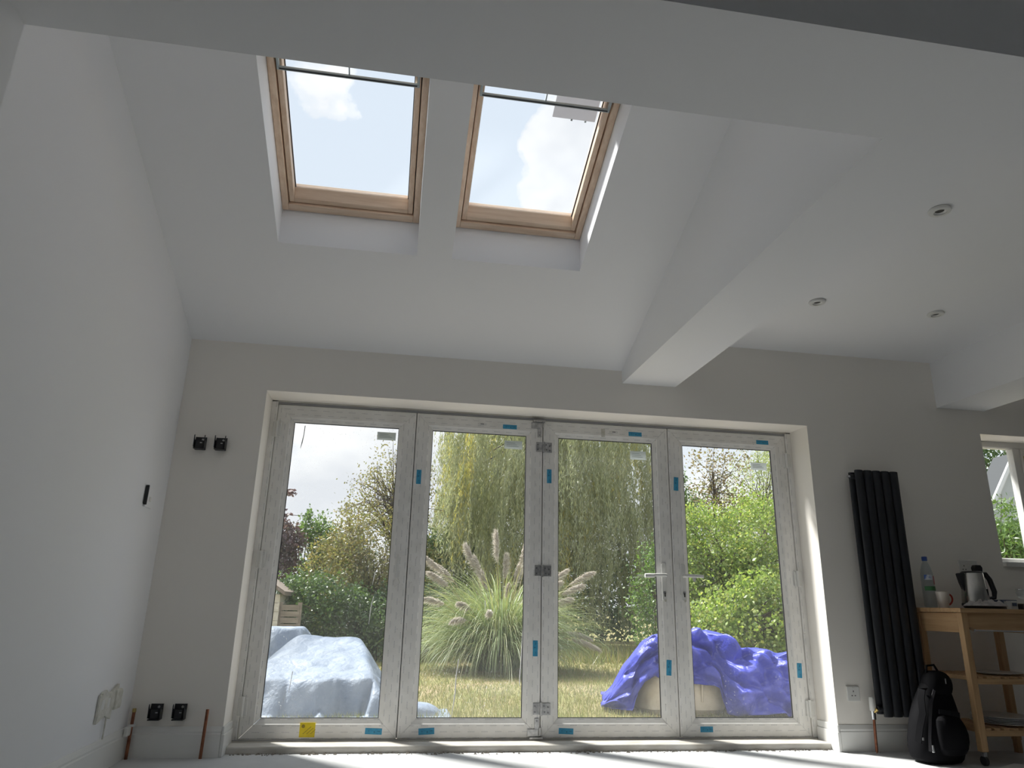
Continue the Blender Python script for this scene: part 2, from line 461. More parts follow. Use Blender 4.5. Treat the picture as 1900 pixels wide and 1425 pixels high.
tag(B(1.889, XR + .3, 1.775, YO, 2.669, 2.95).build('ceiling_kitchen', M['ceil']), 'flat white kitchen ceiling holding three downlights', 'ceiling', kind='structure')
tag(B(XL - .3, XR + .3, YB - .3, 1.375, 2.669, 2.95).build('ceiling_rear', M['ceil']), 'flat white ceiling over the near end of the room', 'ceiling', kind='structure')
tag(B(XL - .3, XR + .3, 1.375, 1.775, 2.330, 4.0).build('beam_transverse', M['ceil']), 'deep white boxed beam crossing the top of the view', 'beam', kind='structure')
tag(B(1.50, 1.889, 1.775, YW, 2.330, 4.0).build('beam_long', M['ceil']), 'white boxed beam running from the near beam to the garden wall', 'beam', kind='structure')
tag(B(3.945, 4.345, 1.775, YW, 2.316, 2.669).build('beam_kitchen', M['ceil']), 'white boxed beam over the kitchen trolley', 'beam', kind='structure')

# baseboards: a tall board with a moulded top
def board_profile(t=.018, h=.155):
    return [(0, 0), (-t, 0), (-t, h - .040), (-t + .004, h - .034), (-t + .003, h - .024), (-t + .009, h - .010), (-t + .013, h), (0, h)]
m = MB().prism_x([(YW + a, b) for a, b in board_profile()], XL, DX0 - .004)
for (y, z) in ((0, 0),): pass
bb = m.build('baseboard_back', M['gloss']); tag(bb, 'white moulded baseboard under the garden wall, with copper pipes', 'baseboard', kind='structure')
m = MB(); m.box(DX0 - .0035, DX0 + .016, YW - .018, YF - .02, 0, .115); m.box(DX0 - .0035, DX0 + .010, YW - .012, YF - .02, .115, .155)
o = m.build('baseboard_return', M['gloss'], bb, .004)
fr_l = (Vector((XL, 0, 0)), Vector((1, 0, 0)), Vector((0, 0, 1)), Vector((0, 1, 0)))
tag(MB().prism([(-a, b) for a, b in board_profile()], fr_l, YB, YW - .018).build('baseboard_left', M['gloss']), 'white moulded baseboard along the left wall', 'baseboard', kind='structure')
m = MB().prism_x([(YW + a, b) for a, b in board_profile()], DX1 + .004, XR)
bb = m.build('baseboard_kitchen', M['gloss']); tag(bb, 'white moulded baseboard beneath the black radiator', 'baseboard', kind='structure')
m = MB(); m.box(DX1 - .016, DX1 + .0035, YW - .018, YF - .02, 0, .115); m.box(DX1 - .010, DX1 + .0035, YW - .012, YF - .02, .115, .155)
m.build('baseboard_return', M['gloss'], bb, .004)


# ------------------------------------------------------------------ glazed doors
def mitred(x0, x1, z0, z1, prof, names, mats, parent, bevel=0.0):
    """four mitred members; prof is a closed polygon of (inward distance, y)"""
    cs = [(x0, z0, 1, 1), (x1, z0, -1, 1), (x1, z1, -1, -1), (x0, z1, 1, -1)]
    res = []
    for i in range(4):
        a, b = cs[i], cs[(i + 1) % 4]; n = len(prof)
        e = .0006                                                       # hairline mitre joint
        dx = (b[0] > a[0]) - (b[0] < a[0]); dz = (b[1] > a[1]) - (b[1] < a[1])
        v = [(a[0] + a[2] * t + dx * e, y, a[1] + a[3] * t + dz * e) for t, y in prof] + [(b[0] + b[2] * t - dx * e, y, b[1] + b[3] * t - dz * e) for t, y in prof]
        f = [tuple(range(n - 1, -1, -1)), tuple(range(n, 2 * n))] + [(k, (k + 1) % n, n + (k + 1) % n, n + k) for k in range(n)]
        res.append(MB().add(v, f).build(names[i % 2], mats[i % 2], parent, bevel))
    return res


root = thing('trim_1', 'white plastic outer frame and threshold of the folding garden doors', 'door frame', (1.0, YF, 0), kind='structure')
B(DX0, -.823, YF - .012, YF + .085, .02, DZ).build('jamb', M['film_v'], root, .002)
B(2.830, DX1, YF - .012, YF + .085, .02, DZ).build('jamb', M['film_v'], root, .002)
B(-.823, 2.830, YF - .004, YF + .085, 2.088, DZ).build('head', M['rebate'], root, .002)
B(DX0, DX1, YF - .012, YF + .085, 2.103, DZ).build('head_trim', M['upvc_grimy'], root)
m = MB().prism_x([(YF - .17, 0), (YF - .17, .030), (YF - .165, .036), (YF - .05, .040), (YF - .045, .034), (YF - .02, .034), (YF - .02, .042), (YF + .16, .036), (YF + .16, 0)], DX0 + .001, DX1 - .001)
m.build('threshold', M['upvc_grimy'], root, .002)
B(DX0, DX1, YF - .018, YF - .010, .028, .046).build('track', M['rebate'], root)

LEAF = [(-.820, .0985), (.1035, .985), (.991, 1.906), (1.912, 2.827)]
DZ0, DZ1 = .046, 2.086
prof = [(0, YF), (.006, YF - .003), (.080, YF - .003), (.086, YF + .002), (.090, YF + .004), (.112, YF + .016), (.112, YF + .028), (.004, YF + .060), (0, YF + .056)]
bead = [(.1124, YF + .017), (.116, YF + .019), (.116, YF + .027), (.1124, YF + .027)]
dlab = ['leftmost glazed garden door leaf with a yellow sticker on its bottom rail',
        'second glazed door leaf from the left, willow and pampas behind',
        'third glazed door leaf from the left, hinged beside the centre gap',
        'rightmost glazed garden door leaf with blue tarpaulin behind its glass']
doors = []
YG = YF + .022
for i, (a, b) in enumerate(LEAF):
    d = thing('door_%d' % (i + 1), dlab[i], 'door', ((a + b) / 2, YF, DZ0), kind='structure'); doors.append(d)
    mitred(a, b, DZ0, DZ1, prof, ['rail', 'stile'], [M['film_h'], M['film_v']], d)
    mitred(a, b, DZ0, DZ1, bead, ['gasket', 'gasket'], [M['gasket'], M['gasket']], d)
    B(a + .105, b - .105, YG, YG + .004, DZ0 + .105, DZ1 - .105).build('pane', M['glass_dirty'], d)
    if i < 3: B(b - .002, b + .0065, YF + .030, YF + .055, DZ0, DZ1).build('seal', M['gasket'], d)


def sticker(d, x, z, wide, tall, rot=0.0):
    o = B(-wide / 2, wide / 2, -.0012, 0, -tall / 2, tall / 2).build('sticker', M['sticker'])
    o['label'] = 'small blue fitting sticker'
    o.parent = d; o.matrix_parent_inverse = inv(d); o.location = (x, YF - .0032, z); o.rotation_euler = (0, rot, 0)
    for (u, v, a, b) in ((-.28, .05, .05, .10), (.05, -.1, .07, .16), (.30, .05, .16, .08)):
        if tall > wide: u, v, a, b = v, u, b * wide, a * tall
        else: a, b = a * wide, b * tall
        p = B(u * wide - a / 2, u * wide + a / 2, -.0018, -.0011, v * tall - b / 2, v * tall + b / 2).build('print', M['sticker_print'])
        p.parent = o


for di, x, z, wd, tl, r in ((1, .751, 2.027, .098, .030, 0), (2, 1.665, 2.030, .098, .030, 0), (3, 2.646, 2.027, .095, .030, 0),
                            (1, .139, 1.644, .032, .096, 0), (2, 1.035, 1.693, .032, .096, 0), (3, 1.958, 1.685, .034, .096, .05),
                            (1, .951, .572, .032, .096, 0), (2, 1.850, .464, .034, .096, .06), (3, 2.778, .455, .034, .094, .05),
                            (0, -.038, .089, .100, .034, .04), (1, .280, .088, .096, .036, -.05), (2, 1.154, .086, .094, .034, .04), (3, 2.090, .094, .086, .034, 0)):
    sticker(doors[di], x, z, wd, tl, r)
y_ = B(-.472, -.382, YF - .0045, YF - .0032, .058, .138).build('warning_sticker', M['yellow'], doors[0]); y_['label'] = 'yellow square warning sticker'
for k in range(3):
    m = MB(); fr = (Vector((-.45 + .022 * k, YF - .0047, .075)), Vector((.75, 0, .66)), Vector((-.66, 0, .75)), Vector((0, 1, 0)))
    m.prism([(0, 0), (.06 - .012 * k, 0), (.06 - .012 * k, .003), (0, .003)], fr, -.0003, .0003); m.build('print', M['yellow_print'], y_)
m = MB().lathe([(.010, 0), (.010, .0004)], (-.452, YF - .0050, .118), 14, 'y'); m.build('print', M['yellow_print'], y_)
# paper labels on the glass
for di, x, z, wd, tl in ((0, -.095, 1.915, .125, .055), (1, .782, 1.905, .128, .058), (2, 1.690, 1.880, .118, .062), (3, 2.615, 1.850, .125, .055)):
    l = B(x - wd / 2, x + wd / 2, YG - .0012, YG - .0002, z - tl / 2, z + tl / 2).build('glass_label', M['paper'], doors[di])
    for k in range(3): B(x - wd * .38, x + wd * (.10 + .1 * k), YG - .0018, YG - .0011, z + tl * (.22 - .2 * k) - .0016, z + tl * (.22 - .2 * k) + .0016).build('print', M['paper_print'], l)
# white residue drips on the panes
M['drip'] = material('white dried splash', (.78, .78, .78), .8)
for di, pts in ((0, [(-.638, 1.955), (-.640, 1.89), (-.646, 1.84), (-.652, 1.80)]), (0, [(-.10, 1.02), (-.112, .94)]), (0, [(-.098, .87), (-.110, .80), (-.116, .70)]), (0, [(-.178, .82), (-.180, .80)]),
                (1, [(.462, .50), (.450, .40), (.448, .30), (.432, .17)]), (1, [(.872, .70), (.866, .52), (.858, .40), (.858, .34)]), (1, [(.62, .86), (.618, .80)]), (0, [(-.55, .42), (-.56, .30)])):
    m = MB(); rs = [.0022 + .0020 * random.random() for _ in pts]; rs[-1] = .0012
    m.tube([(x, YG - .0004, z) for x, z in pts], rs, 6)
    o = m.build('dried_drip', M['drip'], doors[di], smooth=True)
    if di == 0 and pts[0][1] > 1.9: o.data.materials[0] = M['screw']

# centre folding hinges, carried by the second leaf
for z in (1.896, 1.058, .215):
    h = B(.940, .986, YF - .008, YF - .003, z - .034, z + .034).build('hinge', M['steel'], doors[1], .001); h['label'] = 'zinc plated folding hinge'
    B(.994, 1.052, YF - .008, YF - .0045, z - .036, z + .034).build('hinge_leaf', M['steel'], h, .001)
    MB().tube([(.990, YF - .012, z - .040), (.990, YF - .012, z + .038)], .0075, 12).build('hinge_pin', M['steel'], h)
    for (dx, dz) in ((1.010, .016), (1.036, .010), (1.036, -.022), (1.014, -.018), (.952, .016), (.952, -.018)):
        MB().lathe([(.0055, -.0035), (.0055, 0), (.003, .001)], (dx, YF - .008, z + dz), 10, 'y').build('screw', M['screw'], h)
for z, s in ((2.048, 1), (.078, -1)):
    h = B(.905, .975, YF - .012, YF - .003, z - .022, z + .022).build('roller_carrier', M['steel'], doors[1], .002); h['label'] = 'steel roller carrier'
    B(.950, .978, YF - .010, YF - .003, min(z - s * .020, z - s * .082), max(z - s * .020, z - s * .082)).build('carrier_arm', M['steel'], h, .001)
    B(.915, 1.000, YF - .030, YF + .004, min(z + s * .022, z + s * .034), max(z + s * .022, z + s * .034)).build('roller_plate', M['steel'], h, .001)
    MB().tube([(.984, YF - .015, z - .015), (.984, YF - .015, z + .03)], .006, 10).build('roller_pin', M['steel'], h)
    MB().lathe([(.005, -.003), (.005, 0)], (.964, YF - .010, z - s * .068), 10, 'y').build('screw', M['screw'], h)
# white butt hinges on the outer stiles
for di, x, zz in ((0, -.815, (1.913, 1.074, .228)), (3, 2.822, (1.895, 1.056, .22))):
    for z in zz:
        h = B(x - .024, x + .030, YF - .020, YF - .002, z - .050, z + .050).build('butt_hinge', M['socket'], doors[di], .004)
        MB().tube([(x - .004 * (1 if di else -1), YF - .024, z - .054), (x - .004 * (1 if di else -1), YF - .024, z + .054)], .009, 12).build('hinge_barrel', M['socket'], h)
# small brackets on the top rails
for di, x in ((1, .555), (2, 1.505)):
    o = B(x - .030, x + .030, YF - .008, YF - .003, 2.028, 2.042).build('latch_keep', M['socket'], doors[di], .002)
    B(x - .012, x + .012, YF - .0095, YF - .0075, 2.032, 2.038).build('slot', M['screw'], o)
o = B(1.413, 1.440, YF - .0042, YF - .0032, 1.995, 2.055).build('torn_tape', M['tape'], doors[2])
# lever handles with keyholes
for di, x, s, wrapped in ((2, 1.838, -1, True), (3, 1.978, 1, False)):
    m = MB().prism([(math.copysign(.0165, math.cos(a)) * abs(math.cos(a)) ** .6, (.105 if math.sin(a) > 0 else -.105) + .0165 * math.sin(a)) for a in [2 * PI * k / 20 for k in range(20)]],
                   (Vector((x, YF - .003, 1.010)), Vector((1, 0, 0)), Vector((0, 0, 1)), Vector((0, -1, 0))), 0, .010)
    h = m.build('handle_plate', M['upvc'], doors[di], .002); h['label'] = 'white lever handle plate'
    lv = MB().tube([(x, YF - .010, 1.052), (x, YF - .052, 1.052), (x + s * .018, YF - .058, 1.052), (x + s * .070, YF - .058, 1.051), (x + s * .125, YF - .054, 1.050)], [.011, .011, .011, .0105, .0095], 12).build('lever', M['upvc'], h, smooth=True)
    if wrapped:
        MB().tube([(x + s * .085, YF - .057, 1.047), (x + s * .120, YF - .055, 1.046), (x + s * .150, YF - .052, 1.045)], [.0125, .0150, .0145], 10).build('lever_sleeve', M['sheet'], h, smooth=True)['label'] = 'loose white wrapping on the lever tip'
    else:
        MB().prism([(0, 0), (.026, 0), (.018, -.034), (.004, -.028)], (Vector((x + .045, YF - .062, 1.046)), Vector((1, 0, 0)), Vector((0, 0, 1)), Vector((0, 1, 0))), 0, .004).build('torn_wrap', M['sheet'], h)
    k_ = MB().lathe([(.0095, 0), (.0095, -.004), (.006, -.005)], (x, YF - .013, .938), 14, 'y').build('lock_cylinder', M['steel'], h)
    B(x - .004, x + .004, YF - .0185, YF - .017, .912, .938).build('keyhole', M['dark_hole'], k_)
    MB().lathe([(.009, 0), (.009, -.002)], (x + .003, YF - .013, .888), 12, 'y').build('film_scrap', M['tape'], h)
# recessed pull on the first leaf
o = B(.030, .046, YF - .016, YF - .003, .985, 1.130).build('pull_handle', M['upvc'], doors[0], .003)
MB().tube([(.030, YF - .006, .98), (.016, YF - .005, .955), (.030, YF - .006, .93), (.058, YF - .005, .955), (.046, YF - .006, .985)], .0016, 6).build('film_tear', M['tape'], doors[0])


# ------------------------------------------------------------------ skylights
al = math.atan(S)
SD = Vector((0, math.cos(al), -math.sin(al))); SN = Vector((0, math.sin(al), math.cos(al)))
SL = (3.727 - YT) / math.cos(al)
for i, (a, b) in enumerate(SK):
    org = Vector((a, YT, ZT))
    lab = ('skylight with pine frame beside the left wall, showing pale blue sky', 'skylight with pine frame nearer the long beam, showing a white cloud')[i]
    wd = thing('window_%d' % (i + 1), lab, 'skylight', org, kind='structure')
    fr = (org, Vector((1, 0, 0)), SD, SN); W = b - a
    def member(a0, a1, b0, b1, n0, n1, name, mat, bev=.004, p=None):
        return MB().prism([(a0, b0), (a1, b0), (a1, b1), (a0, b1)], fr, n0, n1).build(name, mat, p or wd, bev)
    fw = .036
    member(0.001, fw, 0.001, SL, 0, .115, 'frame_side', M['pine_s']); member(W - fw, W - .001, 0.001, SL, 0, .115, 'frame_side', M['pine_s'])
    member(fw, W - fw, 0.001, fw, 0, .115, 'frame_head', M['pine_x']); member(fw, W - fw, SL - fw - .008, SL, 0, .115, 'frame_sill', M['pine_x'])
    g = .005; sw = .040; x0, x1, s0, s1 = fw + g, W - fw - g, fw + g, SL - fw - .008 - g
    member(fw, fw + g, fw, SL - fw, .05, .11, 'seal', M['gasket'], 0); member(W - fw - g, W - fw, fw, SL - fw, .05, .11, 'seal', M['gasket'], 0)
    member(fw, W - fw, SL - fw - .014, SL - fw - .007, .05, .11, 'seal', M['gasket'], 0)
    member(x0, x0 + sw * .72, s0, s1, .016, .105, 'sash_side', M['pine_s']); member(x1 - sw * .72, x1, s0, s1, .016, .105, 'sash_side', M['pine_s'])
    member(x0 + sw * .72, x1 - sw * .72, s0, s0 + sw, .016, .105, 'sash_head', M['pine_x'])
    p = [(s1 - sw - .026, .066), (s1 - sw - .026, .1), (s1, .1), (s1, .016), (s1 - sw * .7, .016)]          # bottom rail with a sloped inner face
    m = MB(); n = len(p)
    v = [org + Vector((1, 0, 0)) * xx + SD * s_ + SN * n_ for xx in (x0 + sw * .72, x1 - sw * .72) for s_, n_ in p]
    m.add(v, [tuple(range(n - 1, -1, -1)), tuple(range(n, 2 * n))] + [(k, (k + 1) % n, n + (k + 1) % n, n + k) for k in range(n)])
    m.build('sash_rail', M['pine_x'], wd, .002)
    member(x0 + .02, x1 - .02, s0 + .02, s1 - .05, .074, .080, 'pane', M['glass'], 0)
    member(x0 + sw * .72, x0 + sw * .72 + .005, s0 + sw, s1 - sw, .066, .0735, 'pane_seal', M['gasket'], 0)
    member(x1 - sw * .72 - .005, x1 - sw * .72, s0 + sw, s1 - sw, .066, .0735, 'pane_seal', M['gasket'], 0)
    # ventilation bar
    bx0, bx1 = x0 + .006, x1 - .006; bs = s0 + sw + .052
    vb = member(bx0, bx1, bs, bs + .016, -.012, .006, 'vent_bar', M['vent'], .003); vb['label'] = 'grey ventilation bar'
    member(bx0, bx0 + .012, bs - .075, bs, -.012, .012, 'bar_bracket', M['vent'], .002, vb); member(bx1 - .012, bx1, bs - .075, bs, -.012, .012, 'bar_bracket', M['vent'], .002, vb)
    member((bx0 + bx1) / 2 - .003, (bx0 + bx1) / 2 + .003, bs - .07, bs, -.004, .004, 'bar_post', M['vent'], 0, vb)
    member(bx0 + .012, bx1 - .012, bs + .004, bs + .010, -.0135, -.0115, 'bar_groove', M['gasket'], 0, vb)
    if i == 1:
        lb = member(W - .315, W - .085, s0 + sw + .004, s0 + sw + .180, .0805, .0812, 'pane_label', M['paper_dim'], 0); lb['label'] = 'large pale transport label on the glass'
        for k in range(2): member(W - .215 + .075 * k, W - .205 + .075 * k, s0 + sw + .180, s0 + sw + .190, .0805, .0811, 'label_tab', M['paper_print'], 0, lb)

# ------------------------------------------------------------------ kitchen window
kw = thing('window_3', 'white framed kitchen window above the trolley', 'window', (KX0, YW, KZ0), kind='structure')
FY = 4.74
pr = [(0, FY), (.042, FY), (.050, FY + .010), (.050, FY + .06), (0, FY + .06)]
mitred(KX0, KX1, KZ0, KZ1, pr, ['frame_rail', 'frame_stile'], [M['upvc'], M['upvc']], kw, .002)
B(4.715, 4.775, FY, FY + .06, KZ0 + .05, KZ1 - .05).build('mullion', M['upvc'], kw, .003)
B(KX0 + .04, 4.716, FY + .03, FY + .035, KZ0 + .04, KZ1 - .04).build('pane', M['glass'], kw)
s_ = mitred(4.778, KX1 - .052, KZ0 + .052, KZ1 - .052, [(0, FY - .012), (.05, FY - .012), (.062, FY + .01), (.062, FY + .04), (0, FY + .04)], ['sash_rail', 'sash_stile'], [M['upvc'], M['upvc']], kw, .002)
B(4.83, KX1 - .10, FY + .015, FY + .020, KZ0 + .10, KZ1 - .10).build('pane', M['glass'], kw)
B(4.790, 4.815, FY - .028, FY - .012, 1.98, 2.03).build('stay', M['brass'], kw, .002)
B(KX0 - .0, KX1, YW - .030, FY, KZ0 - .026, KZ0 + .004).build('sill', M['gloss'], kw, .003)

# ------------------------------------------------------------------ downlights
for (x, y, lab) in ((2.443, 2.604, 'round recessed downlight nearest the near beam, largest of three'), (2.479, 3.682, 'round recessed downlight beside the long beam'), (3.303, 3.692, 'round recessed downlight nearest the kitchen corner')):
    t = thing('downlight', lab, 'downlight', (x, y, 2.669), 'recessed kitchen downlights')
    z = 2.669
    MB().lathe([(.028, -.006), (.028, -.016), (.040, -.017), (.047, -.014), (.050, -.006), (.046, -.005), (.046, .0), (.028, .0), (.028, -.006)], (x, y, z), 32, caps=False).build('trim_ring', M['socket'], t, smooth=True)
    MB().lathe([(.028, -.013), (.019, -.006)], (x, y, z), 24, caps=False).build('baffle', M['socket'], t, smooth=True)
    MB().lathe([(.0, -.0070), (.020, -.0070), (.020, -.001), (0, -.001)], (x, y, z), 24).build('lamp', M['lamp_lens'], t, smooth=True)

# ------------------------------------------------------------------ radiator
RX0, RX1, RZ0, RZ1 = 3.120, 3.452, .215, 1.785
t = thing('radiator', 'tall anthracite vertical radiator with five oval tubes on the kitchen wall', 'radiator', (3.286, YW, RZ0))
pit = (RX1 - RX0) / 5
def oval(cx, cy, rx, ry, z0, z1, name):
    ring = [(cx + rx * math.cos(a), cy + ry * math.sin(a)) for a in [2 * PI * k / 20 for k in range(20)]]
    v = [(x, y, z) for z in (z0, z1) for x, y in ring]
    return MB().add(v, [tuple(range(19, -1, -1)), tuple(range(20, 40))] + [(k, (k + 1) % 20, 20 + (k + 1) % 20, 20 + k) for k in range(20)]).build(name, M['anthracite'], t, .004, True)
for k in range(5):
    oval(RX0 + pit * (k + .5), YW - .115, pit * .46, .018, RZ0, RZ1, 'tube')
    oval(RX0 + pit * (k + .5) - .012, YW - .062, pit * .46, .016, RZ0 + .01, RZ1 - .01, 'rear_tube')
for z in (RZ0 + .045, RZ1 - .045):
    MB().tube([(RX0 - .02, YW - .088, z), (RX1 - .01, YW - .088, z)], .016, 14).build('manifold', M['anthracite'], t, smooth=True)
for z in (RZ0 + .25, RZ1 - .25):
    B(RX0 + .1, RX0 + .2, YW - .07, YW - .001, z - .02, z + .02).build('wall_bracket', M['anthracite'], t)
MB().tube([(RX0 - .005, YW - .088, RZ1 - .045), (RX0 - .036, YW - .088, RZ1 - .045)], [.012, .010], 12).build('bleed_valve', M['chrome'], t)
v = thing('radiator_valve', 'white capped valve on a copper tail beneath the radiator', 'valve', (3.085, YW - .06, 0))
MB().tube([(3.075, YW - .066, 0), (3.082, YW - .066, .20)], .0085, 12).build('copper_tail', M['copper'], v, smooth=True)
MB().tube([(3.082, YW - .066, .195), (3.082, YW - .066, .245)], .014, 12).build('valve_body', M['chrome'], v)
MB().tube([(3.082, YW - .066, .236), (3.092, YW - .078, .246), (3.099, YW - .088, .258)], .011, 12).build('union', M['brass'], v)
MB().lathe([(.015, .245), (.017, .25), (.0165, .315), (.013, .325), (0, .325)], (3.080, YW - .066, 0), 18).build('cap', M['socket'], v, smooth=True)
MB().lathe([(.022, 0), (.022, .004), (.010, .010)], (3.075, YW - .066, 0), 18).build('floor_collar', M['chrome'], v)

# ------------------------------------------------------------------ sockets and fittings
t = thing('wall_socket', 'single white wall socket between doors and radiator', 'socket', (2.997, YW, .338))
B(2.953, 3.041, YW - .010, YW - .0005, .294, .382).build('plate', M['socket'], t, .003)
for dx, dz, a, b in ((0, .020, .005, .010), (-.011, -.006, .009, .005), (.011, -.006, .009, .005)):
    B(2.997 + dx - a / 2, 2.997 + dx + a / 2, YW - .0108, YW - .0098, .333 + dz - b / 2, .333 + dz + b / 2).build('slot', M['dark_hole'], t)
B(2.990, 3.004, YW - .013, YW - .0098, .366, .376).build('switch', M['socket'], t, .001)
t = thing('double_socket', 'double wall socket with a black plug, behind the kettle', 'socket', (3.986, YW, 1.165))
B(3.915, 4.060, YW - .010, YW - .0005, 1.122, 1.208).build('plate', M['socket'], t, .003)
for x in (3.951, 4.024):
    for dx, dz, a, b in ((0, .010, .005, .010), (-.011, -.014, .009, .005), (.011, -.014, .009, .005)):
        B(x + dx - a / 2, x + dx + a / 2, YW - .0108, YW - .0098, 1.158 + dz - b / 2, 1.158 + dz + b / 2).build('slot', M['dark_hole'], t)
p = MB().prism([(-.026, -.022), (.026, -.022), (.030, .006), (.018, .024), (-.018, .024), (-.030, .006)], (Vector((4.030, YW - .010, 1.150)), Vector((1, 0, 0)), Vector((0, 0, 1)), Vector((0, -1, 0))), 0, .042).build('plug', M['black_plastic'], t, .005)
p['label'] = 'black mains plug'
MB().tube([(4.030, YW - .035, 1.130), (4.032, YW - .05, 1.06), (4.02, YW - .06, .97)], .004, 8).build('flex', M['black_plastic'], p)

# left wall: cable outlet with black grommet, painted-over socket with tape
t = thing('cable_outlet', 'white cable outlet with a black edge on the left wall', 'outlet', (XL, 4.225, 1.37))
B(XL + .0005, XL + .012, 4.185, 4.300, 1.305, 1.420).build('plate', M['wall'], t, .004)
MB().prism([(-.004, -.050), (.006, -.056), (.010, .045), (.004, .055), (-.002, .048)], (Vector((XL, 4.178, 1.370)), Vector((0, 1, 0)), Vector((0, 0, 1)), Vector((1, 0, 0))), .002, .020).build('grommet', M['black_plastic'], t, .003)
B(XL + .011, XL + .015, 4.235, 4.262, 1.340, 1.366).build('switch', M['socket'], t, .002)
t = thing('taped_socket', 'white double socket under smeared masking tape low on the left wall', 'socket', (XL, 4.165, .32))
B(XL + .0005, XL + .014, 4.030, 4.215, .270, .372).build('plate', M['tape'], t, .005)
B(XL + .0005, XL + .026, 4.225, 4.315, .278, .376).build('box', M['tape'], t, .012)
MB().prism([(-.10, -.075), (-.07, .060), (-.02, .072), (.02, .03), (.06, .058), (.145, .085), (.15, .02), (.09, -.03), (.085, -.075), (0, -.05)], (Vector((XL, 4.125, .315)), Vector((0, 1, 0)), Vector((0, 0, 1)), Vector((1, 0, 0))), .001, .0155).build('tape', M['tape'], t, .002)
for y in (4.075, 4.150): B(XL + .0140, XL + .0165, y - .016, y + .016, .300, .345).build('face', M['socket'], t, .003)
MB().tube([(XL + .012, 4.16, .275), (XL + .010, 4.165, .21), (XL + .012, 4.155, .155)], .004, 8).build('cable', M['tape'], t)
o = MB().box(XL + .018, XL + .040, 4.44, 4.495, .118, .166).build('junction_block', M['socket'], None, .006)
tag(o, 'small white cable clip block on the baseboard corner', 'cable clip')

# radiator brackets waiting on the garden wall
def bracket(x, z, lab, spikes):
    t = thing('radiator_bracket', lab, 'bracket', (x, YW, z), 'black radiator brackets on the garden wall')
    B(x - .030, x + .030, YW - .005, YW - .0005, z - .040, z + .038).build('back_plate', M['black_plastic'], t, .001)
    for s in (-1, 1):
        poly = [(0, -.040), (.050, -.030), (.052, .020 + (.02 if spikes else .012)), (.046, .045 if spikes else .040), (.040, .018), (.018, .008), (.008, .038), (0, .038)]
        MB().prism(poly, (Vector((x + s * .030, YW, z)), Vector((0, -1, 0)), Vector((0, 0, 1)), Vector((1, 0, 0))), -.002, .002).build('arm', M['black_plastic'], t)
    B(x - .030, x + .030, YW - .052, YW, z - .042, z - .036).build('base_lip', M['black_plastic'], t, .001)
    B(x - .022, x + .020, YW - .040, YW - .034, z - .036, z + .012).build('clip', M['black_plastic'], t, .002)
    MB().lathe([(.007, 0), (.007, -.003), (.003, -.004)], (x + .010, YW - .005, z + .022), 12, 'y').build('screw', M['steel'], t)
    B(x + .004, x + .016, YW - .043, YW - .040, z - .006, z + .000).build('tab', M['steel'], t)
bracket(-1.211, 1.744, 'black radiator bracket, left one of the pair high on the garden wall', True)
bracket(-1.091, 1.746, 'black radiator bracket, right one of the pair high on the garden wall', True)
bracket(-1.224, .232, 'black radiator bracket, left one of the pair above the baseboard', False)
bracket(-1.100, .232, 'black radiator bracket, right one of the pair above the baseboard', False)
t = thing('copper_pipe', 'upright copper pipe stub with brass end in the wall corner', 'pipe', (-1.335, YW - .04, 0))
MB().tube([(-1.332, YW - .045, 0), (-1.330, YW - .040, .236)], .0085, 12).build('pipe', M['copper'], t, smooth=True)
MB().tube([(-1.330, YW - .040, .232), (-1.330, YW - .040, .250)], .0100, 12).build('end_cap', M['brass'], t)
B(-1.345, -1.316, YW - .058, YW - .019, .160, .172).build('clip', M['socket'], t, .002)
t = thing('copper_pipe', 'upright bare copper pipe stub beside the door reveal', 'pipe', (-.953, YW - .04, 0))
MB().tube([(-.953, YW - .045, 0), (-.949, YW - .040, .246)], .0085, 12).build('pipe', M['copper'], t, smooth=True)

# ------------------------------------------------------------------ trolley
TX0, TX1, TY0, TY1, TZ = 3.482, 4.10, 4.085, 4.500, .880
t = thing('kitchen_trolley', 'pale wooden kitchen trolley with slatted shelves beside the radiator', 'trolley', ((TX0 + TX1) / 2, (TY0 + TY1) / 2, 0))
nb = 5
for k in range(nb):
    y0 = TY0 - .012 + (TY1 - TY0 + .016) * k / nb
    B(TX0 - .012, TX1 + .02, y0, y0 + (TY1 - TY0 + .016) / nb - .0012, TZ - .026, TZ).build('top_board', M['beech_x'], t, .0015)
lw = .042
for (x, y) in ((TX0, TY0), (TX0, TY1 - lw), (TX1 - lw, TY0), (TX1 - lw, TY1 - lw)):
    lg = B(x, x + lw, y, y + lw, .075, TZ - .027).build('leg', M['beech_z'], t, .003)
    if x == TX0:
        B(x + .010, x + .032, y + .008, y + .034, .050, .075).build('castor_fork', M['steel'], lg)
        MB().lathe([(.008, -.011), (.026, -.009), (.026, .009), (.008, .011)], (x + .021, y + .021, .0265), 20, 'x').build('castor_wheel', M['gasket'], lg, smooth=True)
    else:
        B(x + .004, x + .038, y + .004, y + .038, .0, .075).build('foot', M['beech_z'], lg)
B(TX0 + .010, TX0 + .028, TY0 + lw, TY1 - lw, TZ - .145, TZ - .030).build('side_apron', M['beech_y'], t, .002)
B(TX1 - .028, TX1 - .010, TY0 + lw, TY1 - lw, TZ - .145, TZ - .030).build('side_apron', M['beech_y'], t, .002)
B(TX0 + lw, TX1 - lw, TY0 + .008, TY0 + .026, TZ - .125, TZ - .027).build('front_apron', M['beech_x'], t, .002)
B(TX0 + lw, TX1 - lw, TY1 - .026, TY1 - .008, TZ - .125, TZ - .027).build('rear_apron', M['beech_x'], t, .002)
r = MB().tube([(TX0 + .048, TY0 - .030, TZ - .130), (TX1 - .03, TY0 - .030, TZ - .130)], .005, 10).build('towel_rail', M['chrome'], t, smooth=True)
